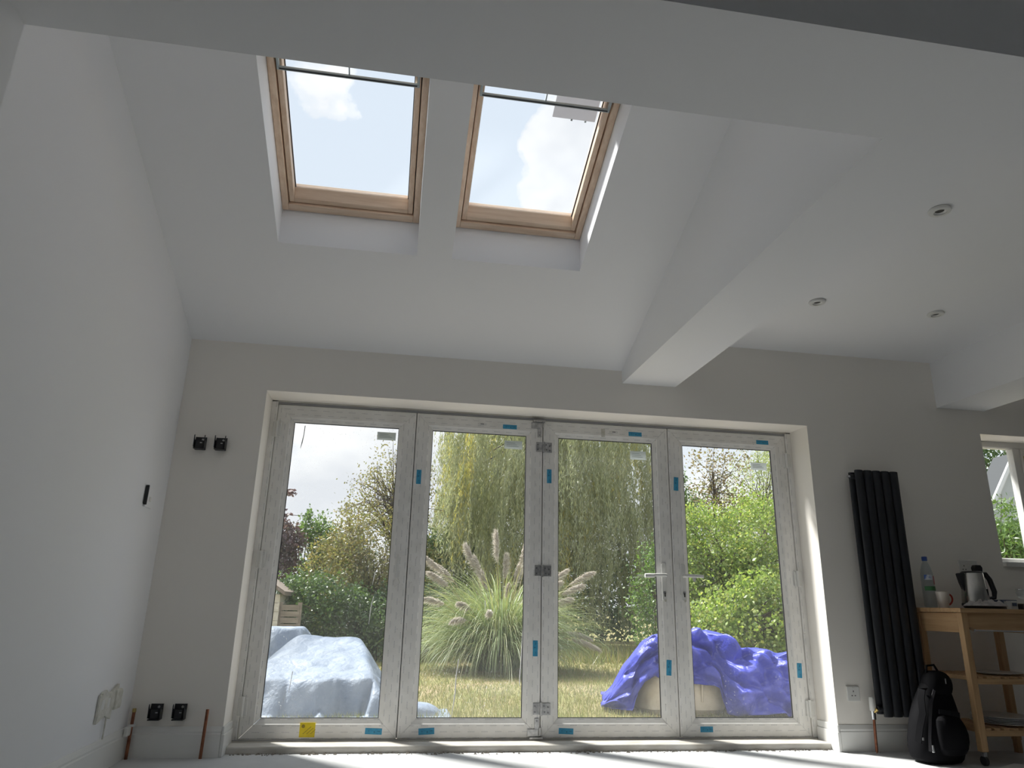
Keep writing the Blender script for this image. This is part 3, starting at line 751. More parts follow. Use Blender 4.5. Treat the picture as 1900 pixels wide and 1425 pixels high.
MB().tube([(TX0 + .052, TY0 - .030, TZ - .130), (TX0 + .052, TY0 + .010, TZ - .118)], .009, 10).build('rail_end', M['chrome'], r, smooth=True)
for z in (.475, .190):
    B(TX0 + lw, TX1 - lw, TY0 + .006, TY0 + .028, z - .032, z).build('shelf_rail', M['beech_x'], t, .002)
    B(TX0 + lw, TX1 - lw, TY1 - .028, TY1 - .006, z - .032, z).build('shelf_rail', M['beech_x'], t, .002)
    B(TX0 + .006, TX0 + .022, TY0 + lw, TY1 - lw, z - .012, z + .010).build('shelf_end', M['beech_y'], t, .002)
    n = 9
    for k in range(n):
        x = TX0 + lw + .006 + (TX1 - TX0 - 2 * lw - .05) * k / (n - 1)
        B(x, x + .036, TY0 + .004, TY1 - .004, z, z + .012).build('slat', M['beech_y'], t, .002)

# things on the trolley
x, y = 3.578, 4.452
t = thing('water_bottle', 'clear plastic water bottle with blue cap beside the radiator', 'bottle', (x, y, TZ))
M['pet'] = glass_mat('clear bottle plastic', (.80, .84, .86)); M['water'] = glass_mat('water', (.86, .90, .92))
MB().lathe([(.030, 0), (.038, .006), (.040, .02), (.0385, .06), (.040, .065), (.040, .15), (.0385, .155), (.040, .162), (.039, .215), (.030, .262), (.017, .295), (.0135, .302), (.0135, .312), (0, .312)], (x, y, TZ), 28).build('body', M['pet'], t, smooth=True)
MB().lathe([(.0165, .305), (.0170, .308), (.0170, .330), (.0150, .333), (0, .333)], (x, y, TZ), 24).build('cap', M['blue_cap'], t)
def arc_label(x, y, r, z0, z1, a0, a1, name, mat, par):
    m = MB(); n = 12; v = []
    for k in range(n + 1):
        a = a0 + (a1 - a0) * k / n
        for rr in (r, r + .0006):
            for z in (z0, z1): v.append((x + rr * math.cos(a), y + rr * math.sin(a), z))
    f = []
    for k in range(n):
        o = 4 * k; f += [(o + 2, o + 6, o + 7, o + 3), (o, o + 1, o + 5, o + 4), (o + 1, o + 3, o + 7, o + 5), (o, o + 4, o + 6, o + 2)]
    return m.add(v, f + [(0, 2, 3, 1), (4 * n, 4 * n + 1, 4 * n + 3, 4 * n + 2)]).build(name, mat, par, smooth=True)
arc_label(x, y, .0405, TZ + .180, TZ + .212, -PI * .85, -PI * .45, 'label_emblem', M['bottle_label'], t)
arc_label(x, y, .0405, TZ + .150, TZ + .205, -PI * .40, -PI * .15, 'label_band', M['bottle_pink'], t)
arc_label(x, y, .0405, TZ + .110, TZ + .138, -PI * .9, -PI * .1, 'label_strip', M['bottle_green'], t)
x, y = 3.588, 4.345
t = thing('mug', 'cream mug with a red handle in front of the bottle', 'mug', (x, y, TZ))
MB().lathe([(0, .0), (.026, 0), (.029, .006), (.041, .098), (.042, .101), (.0385, .101), (.027, .012), (0, .010)], (x, y, TZ), 32).build('body', M['mug'], t, smooth=True)
MB().tube([(x + .034 + .030 * math.sin(a) * 1.1 + .006 * math.cos(a), y, TZ + .054 + .034 * math.cos(a)) for a in [PI * k / 10 for k in range(11)]], .0055, 10).build('handle', M['mug_red'], t, smooth=True)
x, y = 3.812, 4.325
t = thing('kettle', 'steel jug kettle with black handle on the trolley', 'kettle', (x, y, TZ))
MB().lathe([(.085, .018), (.085, .03), (.083, .034)], (x, y, TZ), 32).build('base', M['black_plastic'], t, smooth=True)
MB().lathe([(.0, .034), (.082, .034), (.082, .040), (.066, .225), (.064, .228), (0, .228)], (x, y, TZ), 40).build('body', M['steel_kettle'], t, smooth=True)
MB().lathe([(.066, .226), (.065, .232), (.055, .238), (0, .240)], (x, y, TZ), 32).build('lid', M['black_plastic'], t, smooth=True)
MB().prism([(-.102, .224), (-.060, .228), (-.062, .12), (-.074, .105), (-.090, .16)], (Vector((x, y - .012, TZ)), Vector((.94, -.34, 0)), Vector((0, 0, 1)), Vector((.34, .94, 0))), -.024, .024).build('spout', M['black_plastic'], t, .008, seg=3)
MB().tube([(x + .05, y - .012, TZ + .226), (x + .085, y - .018, TZ + .222), (x + .108, y - .022, TZ + .185), (x + .125, y - .026, TZ + .11), (x + .118, y - .025, TZ + .072), (x + .080, y - .018, TZ + .065)], [.012, .016, .017, .016, .014, .010], 12).build('handle', M['black_plastic'], t, smooth=True)
arc_label(x, y, .0775, TZ + .075, TZ + .125, -PI * .36, -PI * .24, 'gauge', M['gasket'], t)
# tray with crumpled cloth
t = thing('tray', 'flat black tray under a crumpled cloth, in front of the kettle', 'tray', (3.73, 4.16, TZ))
MB().lathe([(.115, 0), (.122, .003), (.128, .014), (.125, .014), (.112, .005), (0, .005)], (3.735, 4.175, TZ), 36, sx=1.1, sy=.62).build('dish', M['black_plastic'], t, smooth=True)
def crumple(name, cx, cy, z0, rx, ry, h, seed, mat, label, cat, n=26):
    v = []; f = []
    for i in range(n + 1):
        for j in range(n + 1):
            u, w_ = i / n * 2 - 1, j / n * 2 - 1
            d = max(abs(u), abs(w_)); nz = noise.fractal(Vector((u * 2.1 + seed, w_ * 2.1, seed * .3)), .9, 2.0, 4)
            v.append((cx + u * rx * (1 + .12 * nz), cy + w_ * ry * (1 + .12 * nz), z0 + max(.0015, h * (.42 + .9 * abs(nz)) * (1 - d ** 4))))
    for i in range(n):
        for j in range(n):
            a = i * (n + 1) + j; f.append((a, a + n + 1, a + n + 2, a + 1))
    o = MB().add(v, f).build(name, mat, None, smooth=True)
    md = o.modifiers.new('thickness', 'SOLIDIFY'); md.thickness = .0015; md.offset = 1
    return tag(o, label, cat)
crumple('dish_cloth', 3.735, 4.160, TZ + .0145, .112, .055, .040, 3.1, M['cloth'], 'crumpled pale dish cloth heaped on the black tray', 'cloth')
for (nm, x0, x1, y0, y1, h, mat, lab, cat, z0) in (('snack_packet', 3.905, 3.955, 4.15, 4.19, .052, 'packet_white', 'small upright white packet beside the kettle', 'packet', 0), ('box_packet', 3.93, 4.04, 4.24, 4.33, .060, 'packet_blue', 'slate blue carton right of the kettle', 'carton', 0),
                                   ('olive_packet', 4.045, 4.115, 4.26, 4.32, .040, 'packet_olive', 'low olive coloured packet behind the goblet', 'packet', 0), ('dark_packet', 3.962, 3.990, 4.12, 4.17, .034, 'packet_dark', 'small dark packet beside the white packet', 'packet', 0)):
    o = B(x0, x1, y0, y1, TZ + z0, TZ + z0 + h).build(nm, M[mat], None, .004)
    tag(o, lab, cat)
    if nm == 'snack_packet': B(x0 + .008, x1 - .008, y0 - .001, y0, TZ + .02, TZ + .04).build('printed_panel', M['packet_blue'], o)
    if nm == 'box_packet': B(x0 + .01, x1 - .03, y0 - .001, y0, TZ + .03, TZ + .05).build('printed_panel', M['packet_white'], o)
x, y = 3.985, 4.098 + .03
tg = thing('goblet', 'short stemmed clear glass goblet at the trolley edge', 'glass', (x, y, TZ))
MB().lathe([(.030, 0), (.031, .003), (.006, .008), (.0045, .015), (.0045, .050), (.012, .058), (.034, .078), (.040, .100), (.038, .122), (.0365, .122), (.038, .100), (.032, .080), (0, .062)], (x, y, TZ), 32).build('bowl', M['glass'], tg, smooth=True)
MB().lathe([(.0368, .1215), (.0390, .1215), (.0390, .1235), (.0368, .1235), (.0368, .1215)], (x, y, TZ), 32, caps=False).build('rim', M['chrome'], tg, smooth=True)
# plates on the shelves
def plate(cx, cy, z, r, lab, grp):
    o = MB().lathe([(0, 0), (r * .55, 0), (r * .6, .003), (r, .013), (r, .016), (r * .62, .007), (0, .006)], (cx, cy, z), 40).build('plate', M['ceramic'], None, smooth=True)
    tag(o, lab, 'plate', grp)
plate(3.80, 4.25, .488, .145, 'pale plate on the upper slatted shelf', 'plates on the trolley')
for k, w_ in enumerate(('bottom', 'second lowest', 'middle', 'second highest', 'topmost')): plate(3.80, 4.26, .203 + k * .0085, .175 - .002 * k, w_ + ' plate of the stack on the lower slatted shelf', 'stacked plates on the lower shelf')

# ------------------------------------------------------------------ backpack
BX, BY = 3.285, 4.215
bp = thing('backpack', 'black backpack slumped on the floor against the trolley', 'backpack', (BX, BY, 0))
def loft(rows, name, mat, par, seg=36, p=2.6):
    v = []; f = []
    for (cx, cy, z, rx, ry) in rows:
        for k in range(seg):
            a = 2 * PI * k / seg; ca, sa = math.cos(a), math.sin(a)
            nz = noise.noise(Vector((ca * 1.4, sa * 1.4, z * 9))) * .012
            v.append((cx + (rx + nz) * math.copysign(abs(ca) ** (2 / p), ca), cy + (ry + nz) * math.copysign(abs(sa) ** (2 / p), sa), z))
    n = len(rows)
    f = [(i * seg + k, i * seg + (k + 1) % seg, (i + 1) * seg + (k + 1) % seg, (i + 1) * seg + k) for i in range(n - 1) for k in range(seg)]
    f += [tuple(range(seg - 1, -1, -1)), tuple((n - 1) * seg + k for k in range(seg))]
    o = MB().add(v, f).build(name, mat, par, smooth=True)
    md = o.modifiers.new('soft', 'SUBSURF'); md.levels = md.render_levels = 1
    return o
loft([(BX, BY, .004, .125, .085), (BX, BY, .02, .150, .105), (BX + .002, BY, .08, .165, .115), (BX + .006, BY, .16, .162, .112), (BX + .014, BY, .24, .148, .10), (BX + .024, BY, .32, .125, .085), (BX + .034, BY, .385, .10, .07), (BX + .040, BY, .43, .085, .055), (BX + .044, BY, .455, .05, .03)], 'body', M['bag'], bp)
loft([(BX + .045, BY - .005, .36, .085, .07), (BX + .050, BY - .01, .41, .088, .072), (BX + .052, BY - .012, .46, .082, .066), (BX + .050, BY - .01, .498, .058, .045), (BX + .048, BY - .01, .510, .025, .02)], 'top_flap', M['bag'], bp)
loft([(BX + .03, BY - .10, .05, .07, .02), (BX + .03, BY - .115, .08, .095, .04), (BX + .03, BY - .115, .18, .10, .042), (BX + .03, BY - .10, .25, .085, .03), (BX + .03, BY - .085, .275, .05, .015)], 'front_pocket', M['bag'], bp)
def strap(pts, w_, name, mat, th=.006):
    m = MB(); v = []; pts = [Vector(p) for p in pts]
    for i, p in enumerate(pts):
        d = (pts[min(i + 1, len(pts) - 1)] - pts[max(i - 1, 0)]).normalized()
        out = Vector((p.x - BX, p.y - BY, 0)).normalized(); side = d.cross(out).normalized()
        for a, b in ((-1, 0), (1, 0), (1, 1), (-1, 1)): v.append(p + side * a * w_ / 2 + out * b * th)
    f = [(0, 1, 2, 3)] + [(4 * i + k, 4 * i + (k + 1) % 4, 4 * i + 4 + (k + 1) % 4, 4 * i + 4 + k) for i in range(len(pts) - 1) for k in range(4)] + [tuple(4 * (len(pts) - 1) + k for k in (3, 2, 1, 0))]
    return m.add(v, f).build(name, mat, bp, .001, True)
strap([(BX - .055, BY - .05, .40), (BX - .10, BY - .075, .41), (BX - .125, BY - .09, .36), (BX - .135, BY - .10, .28), (BX - .155, BY - .085, .20), (BX - .165, BY - .07, .12)], .038, 'shoulder_strap', M['bag_strap'], .010)
strap([(BX - .02, BY - .075, .405), (BX - .075, BY - .105, .34), (BX - .105, BY - .118, .26), (BX - .125, BY - .118, .16), (BX - .13, BY - .112, .08)], .016, 'zip', M['bag_zip'], .004)
strap([(BX - .03, BY - .10, .29), (BX + .02, BY - .130, .285), (BX + .08, BY - .125, .275)], .026, 'buckle_strap', M['bag_strap'])
B(BX - .125, BX - .113, BY - .128, BY - .120, .075, .115).build('zip_pull', M['chrome'], bp, .002)
B(BX + .055, BX + .062, BY - .085, BY - .080, .440, .470).build('buckle', M['chrome'], bp, .001)
B(BX - .160, BX - .150, BY - .100, BY - .094, .135, .15).build('side_buckle', M['steel'], bp, .001)
MB().tube([(BX + .0, BY + .0, .495), (BX + .01, BY, .535), (BX + .06, BY, .540), (BX + .085, BY, .498)], .007, 8).build('grab_handle', M['bag_strap'], bp, smooth=True)
# loose sheets on the floor
for k, (x, y, r, lab) in enumerate(((3.66, 4.00, .5, 'white paper sheet on the floor under the trolley leg'), (3.80, 3.93, .35, 'second white paper sheet lying right of the backpack'))):
    a = Vector((math.cos(r), math.sin(r), 0)); b_ = Vector((-math.sin(r), math.cos(r), 0))
    o = MB().prism([(-.15, -.1), (.15, -.1), (.15, .1), (-.15, .1)], (Vector((x, y, .0006 + .002 * k)), a, b_, Vector((0, 0, 1))), 0, .0015).build('paper_sheet', M['sheet'])
    tag(o, lab, 'paper')
# crumbs of plaster along the threshold
def debris():
    v = []; f = []
    for _ in range(420):
        x = rng.uniform(-.84, 2.9); y = YF - .17 - abs(rng.normal(0, .022)) - .005; r = abs(rng.normal(.004, .004)) + .0015
        o = len(v); v += [(x - r, y, 0), (x + r, y - r * .6, 0), (x + r * .2, y + r * .8, 0), (x, y, r * .9)]
        f += [(o, o + 1, o + 3), (o + 1, o + 2, o + 3), (o + 2, o, o + 3)]
    o = MB().add(v, f).build('plaster_debris', M['paving'])
    tag(o, 'scattered plaster crumbs along the door threshold', 'debris', kind='stuff')
debris()
#GARDEN
# ------------------------------------------------------------------ garden
GZ = -.12
tag(B(-60, 70, YO + 1.55, 90, GZ - .3, GZ).build('ground_lawn', M['lawn']), 'patchy green and straw coloured lawn', 'lawn', kind='structure')
tag(B(-60, 70, YO, YO + 1.55, GZ - .3, GZ + .004).build('path_patio', M['paving']), 'bare pale strip of ground outside the doors', 'path', kind='structure')
tag(B(-60, 70, -60, YB - .3, GZ - .3, GZ).build('ground_front', M['paving']), 'paved ground in front of the house', 'ground', kind='structure')


def np_mesh(name, v, nper, mat, parent=None, loc=(0, 0, 0)):
    """v: (N, nper, 3) array of polygons, linked as one mesh"""
    n = v.shape[0]
    me = bpy.data.meshes.new(name)
    me.vertices.add(n * nper); me.loops.add(n * nper); me.polygons.add(n)
    me.vertices.foreach_set('co', np.ascontiguousarray(v, dtype=np.float32).ravel())
    me.loops.foreach_set('vertex_index', np.arange(n * nper, dtype=np.int32))
    me.polygons.foreach_set('loop_start', np.arange(0, n * nper, nper, dtype=np.int32))
    me.update(calc_edges=True); me.materials.append(mat)
    o = bpy.data.objects.new(name, me); COL.objects.link(o)
    if parent is not None: o.parent = parent; o.matrix_parent_inverse = inv(parent)
    return o


def unit(a): return a / np.maximum(1e-9, np.linalg.norm(a, axis=-1, keepdims=True))


def leaf_polys(p, L, W, down=0.0):
    n = len(p)
    a = unit(rng.normal(size=(n, 3)) + np.array([0, 0, -down]))
    b = unit(np.cross(a, rng.normal(size=(n, 3))))
    k = rng.uniform(.65, 1.3, (n, 1))
    a = a * L * k * .5; b = b * W * k * .5
    return np.stack([p - a, p + b - a * .15, p + a, p - b - a * .15], 1)


def blob_points(blob, clump, spread):
    cx, cy, cz, rx, ry, rz, n = blob
    K = max(4, n // clump)
    d = unit(rng.normal(size=(K, 3))); rr = rng.uniform(.25, 1.0, (K, 1)) ** .45
    cc = d * rr
    idx = rng.integers(0, K, n)
    q = cc[idx] + rng.normal(size=(n, 3)) * spread
    return q * np.array([rx, ry, rz]) + np.array([cx, cy, cz]), cc * np.array([rx, ry, rz]) + np.array([cx, cy, cz])


def tree(name, label, cat, x, y, blobs, mat, L=.08, W=.045, clump=90, spread=.16, trunk=.09, group=None, twigs=40, twig_r=.010, zt=None, mats=None):
    t = thing(name, label, cat, (x, y, GZ), group)
    pts = []; cl = []
    for b in blobs:
        p, c_ = blob_points(b, clump, spread); pts.append(p); cl.append(c_)
    p = np.concatenate(pts); p = p[p[:, 2] > GZ + .02]; cl = np.concatenate(cl)
    o = np_mesh('foliage', leaf_polys(p, L, W), 4, mat, t); o['kind'] = 'stuff'
    zt = zt or float(np.mean([b[2] for b in blobs]))
    fork = Vector((x, y, max(.15, zt * .55)))
    m = MB().tube([(x, y, GZ), (x + .03, y, (GZ + fork.z) / 2), fork, (x, y, zt)], [trunk, trunk * .85, trunk * .7, trunk * .4], 8)
    m.build('trunk', M['bark'], t, smooth=True)
    m = MB()
    for k in rng.choice(len(cl), min(twigs, len(cl)), replace=False):
        e = Vector(cl[k]); s0 = Vector((x, y, fork.z + rng.uniform(0, max(.05, zt - fork.z))))
        mid = s0.lerp(e, .55) + Vector(rng.normal(size=3)) * .08 + Vector((0, 0, .10))
        end = e + (e - mid) * .25
        m.tube([s0, mid, e, end], [twig_r * 2.2, twig_r * 1.4, twig_r * .8, twig_r * .3], 5, False)
    if m.v: m.build('branches', M['bark'], t, smooth=True)
    return t


# hedge line far behind everything
for x, h, lab in ((-4.2, 1.2, 'behind the purple tree'), (-1.6, 1.25, 'behind the light green tree'), (1.0, 1.3, 'behind the dark tree'), (3.6, 1.5, 'behind the willow trunk'), (6.2, 1.5, 'right of the willow trunk'), (8.8, 1.5, 'behind the rusty tree'), (13.5, 1.6, 'beyond the outbuilding')):
    tree('hedge_shrub', 'far dark hedge shrub ' + lab, 'shrub', x, 21.3, [(x, 21.3, h * .8, 1.35, .8, h, 5200)], M['L_dark'], .13, .08, 120, .2, .06, 'far hedge shrubs', 6)

tree('olive_shrub', 'broad olive gold shrub behind the pale tarpaulin', 'shrub', -.35, 14.6,
     [(-.30, 14.5, 1.60, .95, .8, 1.0, 9500), (-.95, 14.2, 1.20, .62, .7, .80, 4800), (.35, 14.6, 1.15, .75, .7, .95, 4500), (-.3, 14.4, .5, 1.1, .7, .6, 3500)], M['L_gold'], .062, .034, 80, .17, .07, None, 50)
tree('sparse_tree', 'thin twiggy tree with sparse yellowing leaves above the olive shrub', 'tree', -.02, 15.3,
     [(-.30, 15.2, 3.0, .85, .6, .70, 1500), (.10, 15.2, 3.45, .75, .6, .85, 1500), (-.75, 15.2, 2.55, .55, .5, .35, 500), (.45, 15.2, 2.7, .5, .5, .6, 700)], M['L_gold'], .055, .030, 22, .16, .06, None, 110, .007, 3.1)
tree('laurel_bush', 'dense dark green bush low behind the pale tarpaulin', 'shrub', -.95, 13.2,
     [(-1.15, 13.0, .62, .75, .6, .68, 5200), (-.45, 13.1, .48, .75, .6, .58, 5200), (-1.6, 13.4, .80, .40, .5, .58, 2600)], M['L_laurel'], .062, .036, 90, .17, .06, None, 20)
tree('holly_bush', 'dark green rounded bush at the foot of the olive shrub', 'shrub', .15, 13.6,
     [(.05, 13.5, .40, .75, .5, .62, 4800), (.6, 13.8, .55, .6, .5, .75, 3200)], M['L_dark'], .060, .036, 90, .17, .06, None, 15)
tree('purple_tree', 'purple leaved plum tree at the left edge of the glass', 'tree', -2.45, 16.0,
     [(-2.35, 16.0, 1.72, .50, .5, .62, 3000), (-2.3, 15.9, 2.10, .38, .4, .38, 1400), (-2.8, 16.0, 1.4, .5, .5, .7, 2000)], M['L_purple'], .075, .045, 60, .16, .07, None, 40)
tree('light_tree', 'small light green tree beside the purple tree', 'tree', -1.75, 17.0,
     [(-1.75, 17.0, 1.75, .55, .5, .85, 3000), (-1.85, 17.0, 2.35, .26, .3, .45, 900), (-1.2, 17.1, 1.6, .5, .5, .7, 2200)], M['L_green'], .075, .040, 50, .17, .06, None, 40)
tree('overhanging_tree', 'leafy branch tips reaching in from beyond the left door edge', 'tree', -3.6, 9.2,
     [(-1.40, 9.0, 2.07, .17, .2, .09, 150), (-1.36, 9.0, 1.83, .13, .2, .05, 90), (-3.2, 9.3, 2.6, 1.3, 1.0, .9, 5200)], M['L_purple'], .05, .035, 18, .16, .08, None, 30, .006, 2.3)
tree('dark_tree', 'dark bluish green tree between the olive shrub and the willow', 'tree', .95, 17.3,
     [(.95, 17.2, 1.75, .85, .6, .75, 5200), (.75, 17.0, .95, .9, .6, .85, 4800), (1.4, 17.3, 2.0, .6, .5, .5, 2000)], M['L_dark'], .070, .042, 80, .17, .08, None, 30)


# weeping willow: long hanging strands set with narrow leaves
def willow():
    t = thing('weeping_willow', 'huge weeping willow with hanging yellow green strands', 'tree', (3.9, 17.6, GZ))
    x, y = 3.9, 17.6
    MB().tube([(x, y, GZ), (x + .05, y, 1.2), (x + .1, y, 2.6), (x + .05, y, 4.2), (x - .1, y, 6.5)], [.38, .30, .27, .22, .10], 12).build('trunk', M['bark'], t, smooth=True)
    mb = MB(); tips = []
    for k in range(46):
        a = rng.uniform(0, 2 * PI); r = rng.uniform(.8, 2.2); h = rng.uniform(4.2, 7.2)
        s0 = Vector((x, y, rng.uniform(2.6, 5.6))); e = Vector((x + r * math.cos(a), y + r * .8 * math.sin(a), h))
        mid = s0.lerp(e, .5) + Vector((0, 0, .5)); mb.tube([s0, mid, e], [.06, .035, .012], 6, False)
    mb.build('branches', M['bark'], t, smooth=True)
    for nm, ns, mat in (('strands', 4200, M['L_willow']), ('yellow_strands', 420, M['L_willow_gold'])):
        P = []; anchors = [(rng.uniform(0, 2 * PI), 3.0 * math.sqrt(rng.uniform(.03, 1.0)), rng.uniform(-1.2, .3), rng.choice(3, p=[.40, .34, .26]), rng.uniform(.8, 2.9), rng.uniform(1.0, 1.9)) for _ in range(ns // 9)]
        for k in range(ns):
            a, r, dz_, tier, drop, dt_ = anchors[k % len(anchors)]
            # start on an uneven dome, hang nearly to the grass
            a += rng.normal(0, .05); r += rng.normal(0, .06); drop *= rng.uniform(.75, 1.1)
            ly = .85
            sx, sy = x + r * math.cos(a), y + r * ly * math.sin(a)
            lobe = .55 * noise.noise(Vector((sx * .9, sy * .9, 3.1)))
            top = 7.3 - .20 * r * r + 1.5 * lobe + dz_ + rng.normal(0, .06)
            drop *= 1.0 + .3 * lobe; top -= tier * dt_
            bot = max(.02 + .30 * rng.uniform(), top - drop)
            if top < bot + .3: continue
            n = int((top - bot) * 25)
            s_ = np.sort(rng.uniform(0, 1, n))
            out = .30 * (1 - np.exp(-3 * s_)) * rng.uniform(.2, 1)
            wob = .05 * np.sin(s_ * rng.uniform(3, 7) + rng.uniform(0, 6))
            px = sx + out * math.cos(a) + wob; py = sy + out * math.sin(a) * ly + .04 * np.cos(s_ * 5 + a)
            pz = top + .14 * np.sin(s_ * PI * .6) - (top - bot) * s_
            P.append(np.stack([px, py, pz], 1))
        p = np.concatenate(P)
        n = len(p)
        p = p + rng.normal(size=(n, 3)) * .018
        ax = unit(np.stack([rng.normal(0, .38, n), rng.normal(0, .38, n), -np.ones(n)], 1))
        b = unit(np.cross(ax, rng.normal(size=(n, 3))))
        L = rng.uniform(.09, .15, (n, 1)) * .5; Wd = rng.uniform(.014, .024, (n, 1)) * .5
        v = np.stack([p - ax * L, p + b * Wd, p + ax * L, p - b * Wd], 1)
        o = np_mesh(nm, v, 4, mat, t); o['kind'] = 'stuff'
willow()

tree('backing_tree', 'broad dark tree added behind the willow for its shaded depth', 'tree', 4.6, 20.0,  # added tree: its dark leaves supply the shaded depth behind the strands
     [(3.2, 20.0, 2.9, 1.5, .5, 1.7, 6500), (5.3, 20.0, 3.4, 1.6, .5, 1.8, 7000), (4.2, 20.0, 5.0, 1.6, .5, 1.2, 4500)], M['L_laurel'], .12, .065, 80, .18, .12, None, 40)
tree('bright_shrub', 'tall bright green shrub filling the rightmost door pane', 'shrub', 5.9, 12.0,
     [(5.65, 12.0, 1.95, .80, .7, .75, 6000), (6.5, 12.1, 2.05, .80, .7, .85, 6000), (5.9, 11.8, 1.15, 1.0, .7, .9, 7000), (6.9, 12.2, 1.2, .8, .7, 1.0, 4500), (5.25, 12.1, 1.2, .55, .5, .95, 3200)], M['L_bright'], .058, .036, 80, .16, .07, None, 60)
tree('bramble_bush', 'lower leafy bush right behind the blue tarpaulin', 'shrub', 5.2, 10.6,
     [(4.95, 10.7, .50, .60, .5, .62, 4500), (5.55, 10.4, .62, .70, .5, .68, 6000), (6.2, 10.4, .70, .6, .5, .75, 4000)], M['L_bright'], .062, .044, 60, .16, .05, None, 30)
tree('dark_shrub', 'shadowy green shrub between the willow and the bright shrub', 'shrub', 4.75, 12.6,
     [(4.75, 12.6, .95, .50, .5, 1.05, 4200), (5.1, 12.8, 1.5, .5, .4, .8, 2600)], M['L_green'], .060, .036, 80, .17, .06, None, 20)
tree('pale_tree', 'tall pale green tree above the bright shrub', 'tree', 10.9, 20.0,
     [(11.0, 20.0, 4.3, 1.25, .9, 1.25, 5200), (11.9, 20.0, 4.9, 1.0, .8, 1.3, 3200), (10.6, 20.0, 3.2, 1.6, .9, 1.0, 5200)], M['L_pale'], .085, .032, 70, .17, .12, None, 60)
tree('rusty_tree', 'bare branched tree with sparse rusty leaves above the bright shrub', 'tree', 8.9, 19.0,
     [(8.7, 19.0, 4.55, .75, .6, .75, 520), (9.4, 19.0, 4.9, .75, .6, .8, 480), (9.0, 19.0, 3.6, 1.2, .7, .7, 1700)], M['L_rust'], .085, .050, 14, .15, .07, None, 75, .0055, 4.6)
tree('green_tree', 'mid green tree closing the gap right of the willow', 'tree', 7.6, 18.2,
     [(7.5, 18.2, 2.6, .9, .8, 1.3, 5500), (7.2, 18.2, 3.9, .5, .5, .7, 1500)], M['L_green'], .08, .042, 70, .17, .1, None, 30)
tree('wispy_shrub', 'wispy green shrub outside the kitchen window', 'shrub', 8.6, 9.1,
     [(8.5, 9.1, 1.35, .7, .5, .75, 4800), (8.7, 9.2, 2.0, .55, .4, .42, 2200), (8.2, 9.2, .8, .9, .5, .9, 3400), (9.4, 9.5, 1.5, .8, .5, .9, 3600)], M['L_green'], .085, .022, 60, .18, .05, None, 80, .006)
tree('far_shrub', 'taller green shrub behind the outbuilding at the kitchen window', 'shrub', 12.6, 13.2,
     [(12.4, 13.2, 1.4, 1.7, .5, 1.5, 7000), (12.6, 13.2, 3.3, 1.6, .5, 1.5, 12000), (11.6, 13.2, 2.6, .9, .5, 1.6, 7000)], M['L_laurel'], .08, .045, 80, .17, .06, None, 30)

# pitched outbuilding roof seen from the kitchen window
ob = thing('outbuilding', 'pale outbuilding gable with white verge boards outside the kitchen window', 'building', (10.87, 11.2, GZ))
def px_(poly, y0, y1, name, mat): return MB().prism(poly, (Vector((0, 0, 0)), Vector((1, 0, 0)), Vector((0, 0, 1)), Vector((0, 1, 0))), y0, y1).build(name, mat, ob)
c0, hw, ze, za = 10.90, .46, 2.86, 3.56
px_([(c0 - hw, GZ), (c0 - hw, ze), (c0, za), (c0 + hw, ze), (c0 + hw, GZ)], 11.1, 11.38, 'gable_wall', M['roof_grey'])
for s in (-1, 1):
    px_([(c0, za), (c0 + s * (hw + .07), ze - .10), (c0 + s * (hw + .12), ze - .08), (c0, za + .09)], 11.0, 11.40, 'roof_slope', M['roof_slate'])
    px_([(c0, za - .02), (c0 + s * (hw + .08), ze - .13), (c0 + s * (hw + .12), ze - .08), (c0, za + .08)], 10.95, 11.0, 'verge_board', M['pipe_white'])
    px_([(c0, za - .20), (c0 + s * (hw - .09), ze - .05), (c0 + s * (hw - .05), ze - .05), (c0, za - .14)], 11.07, 11.1, 'verge_trim', M['pipe_white'])

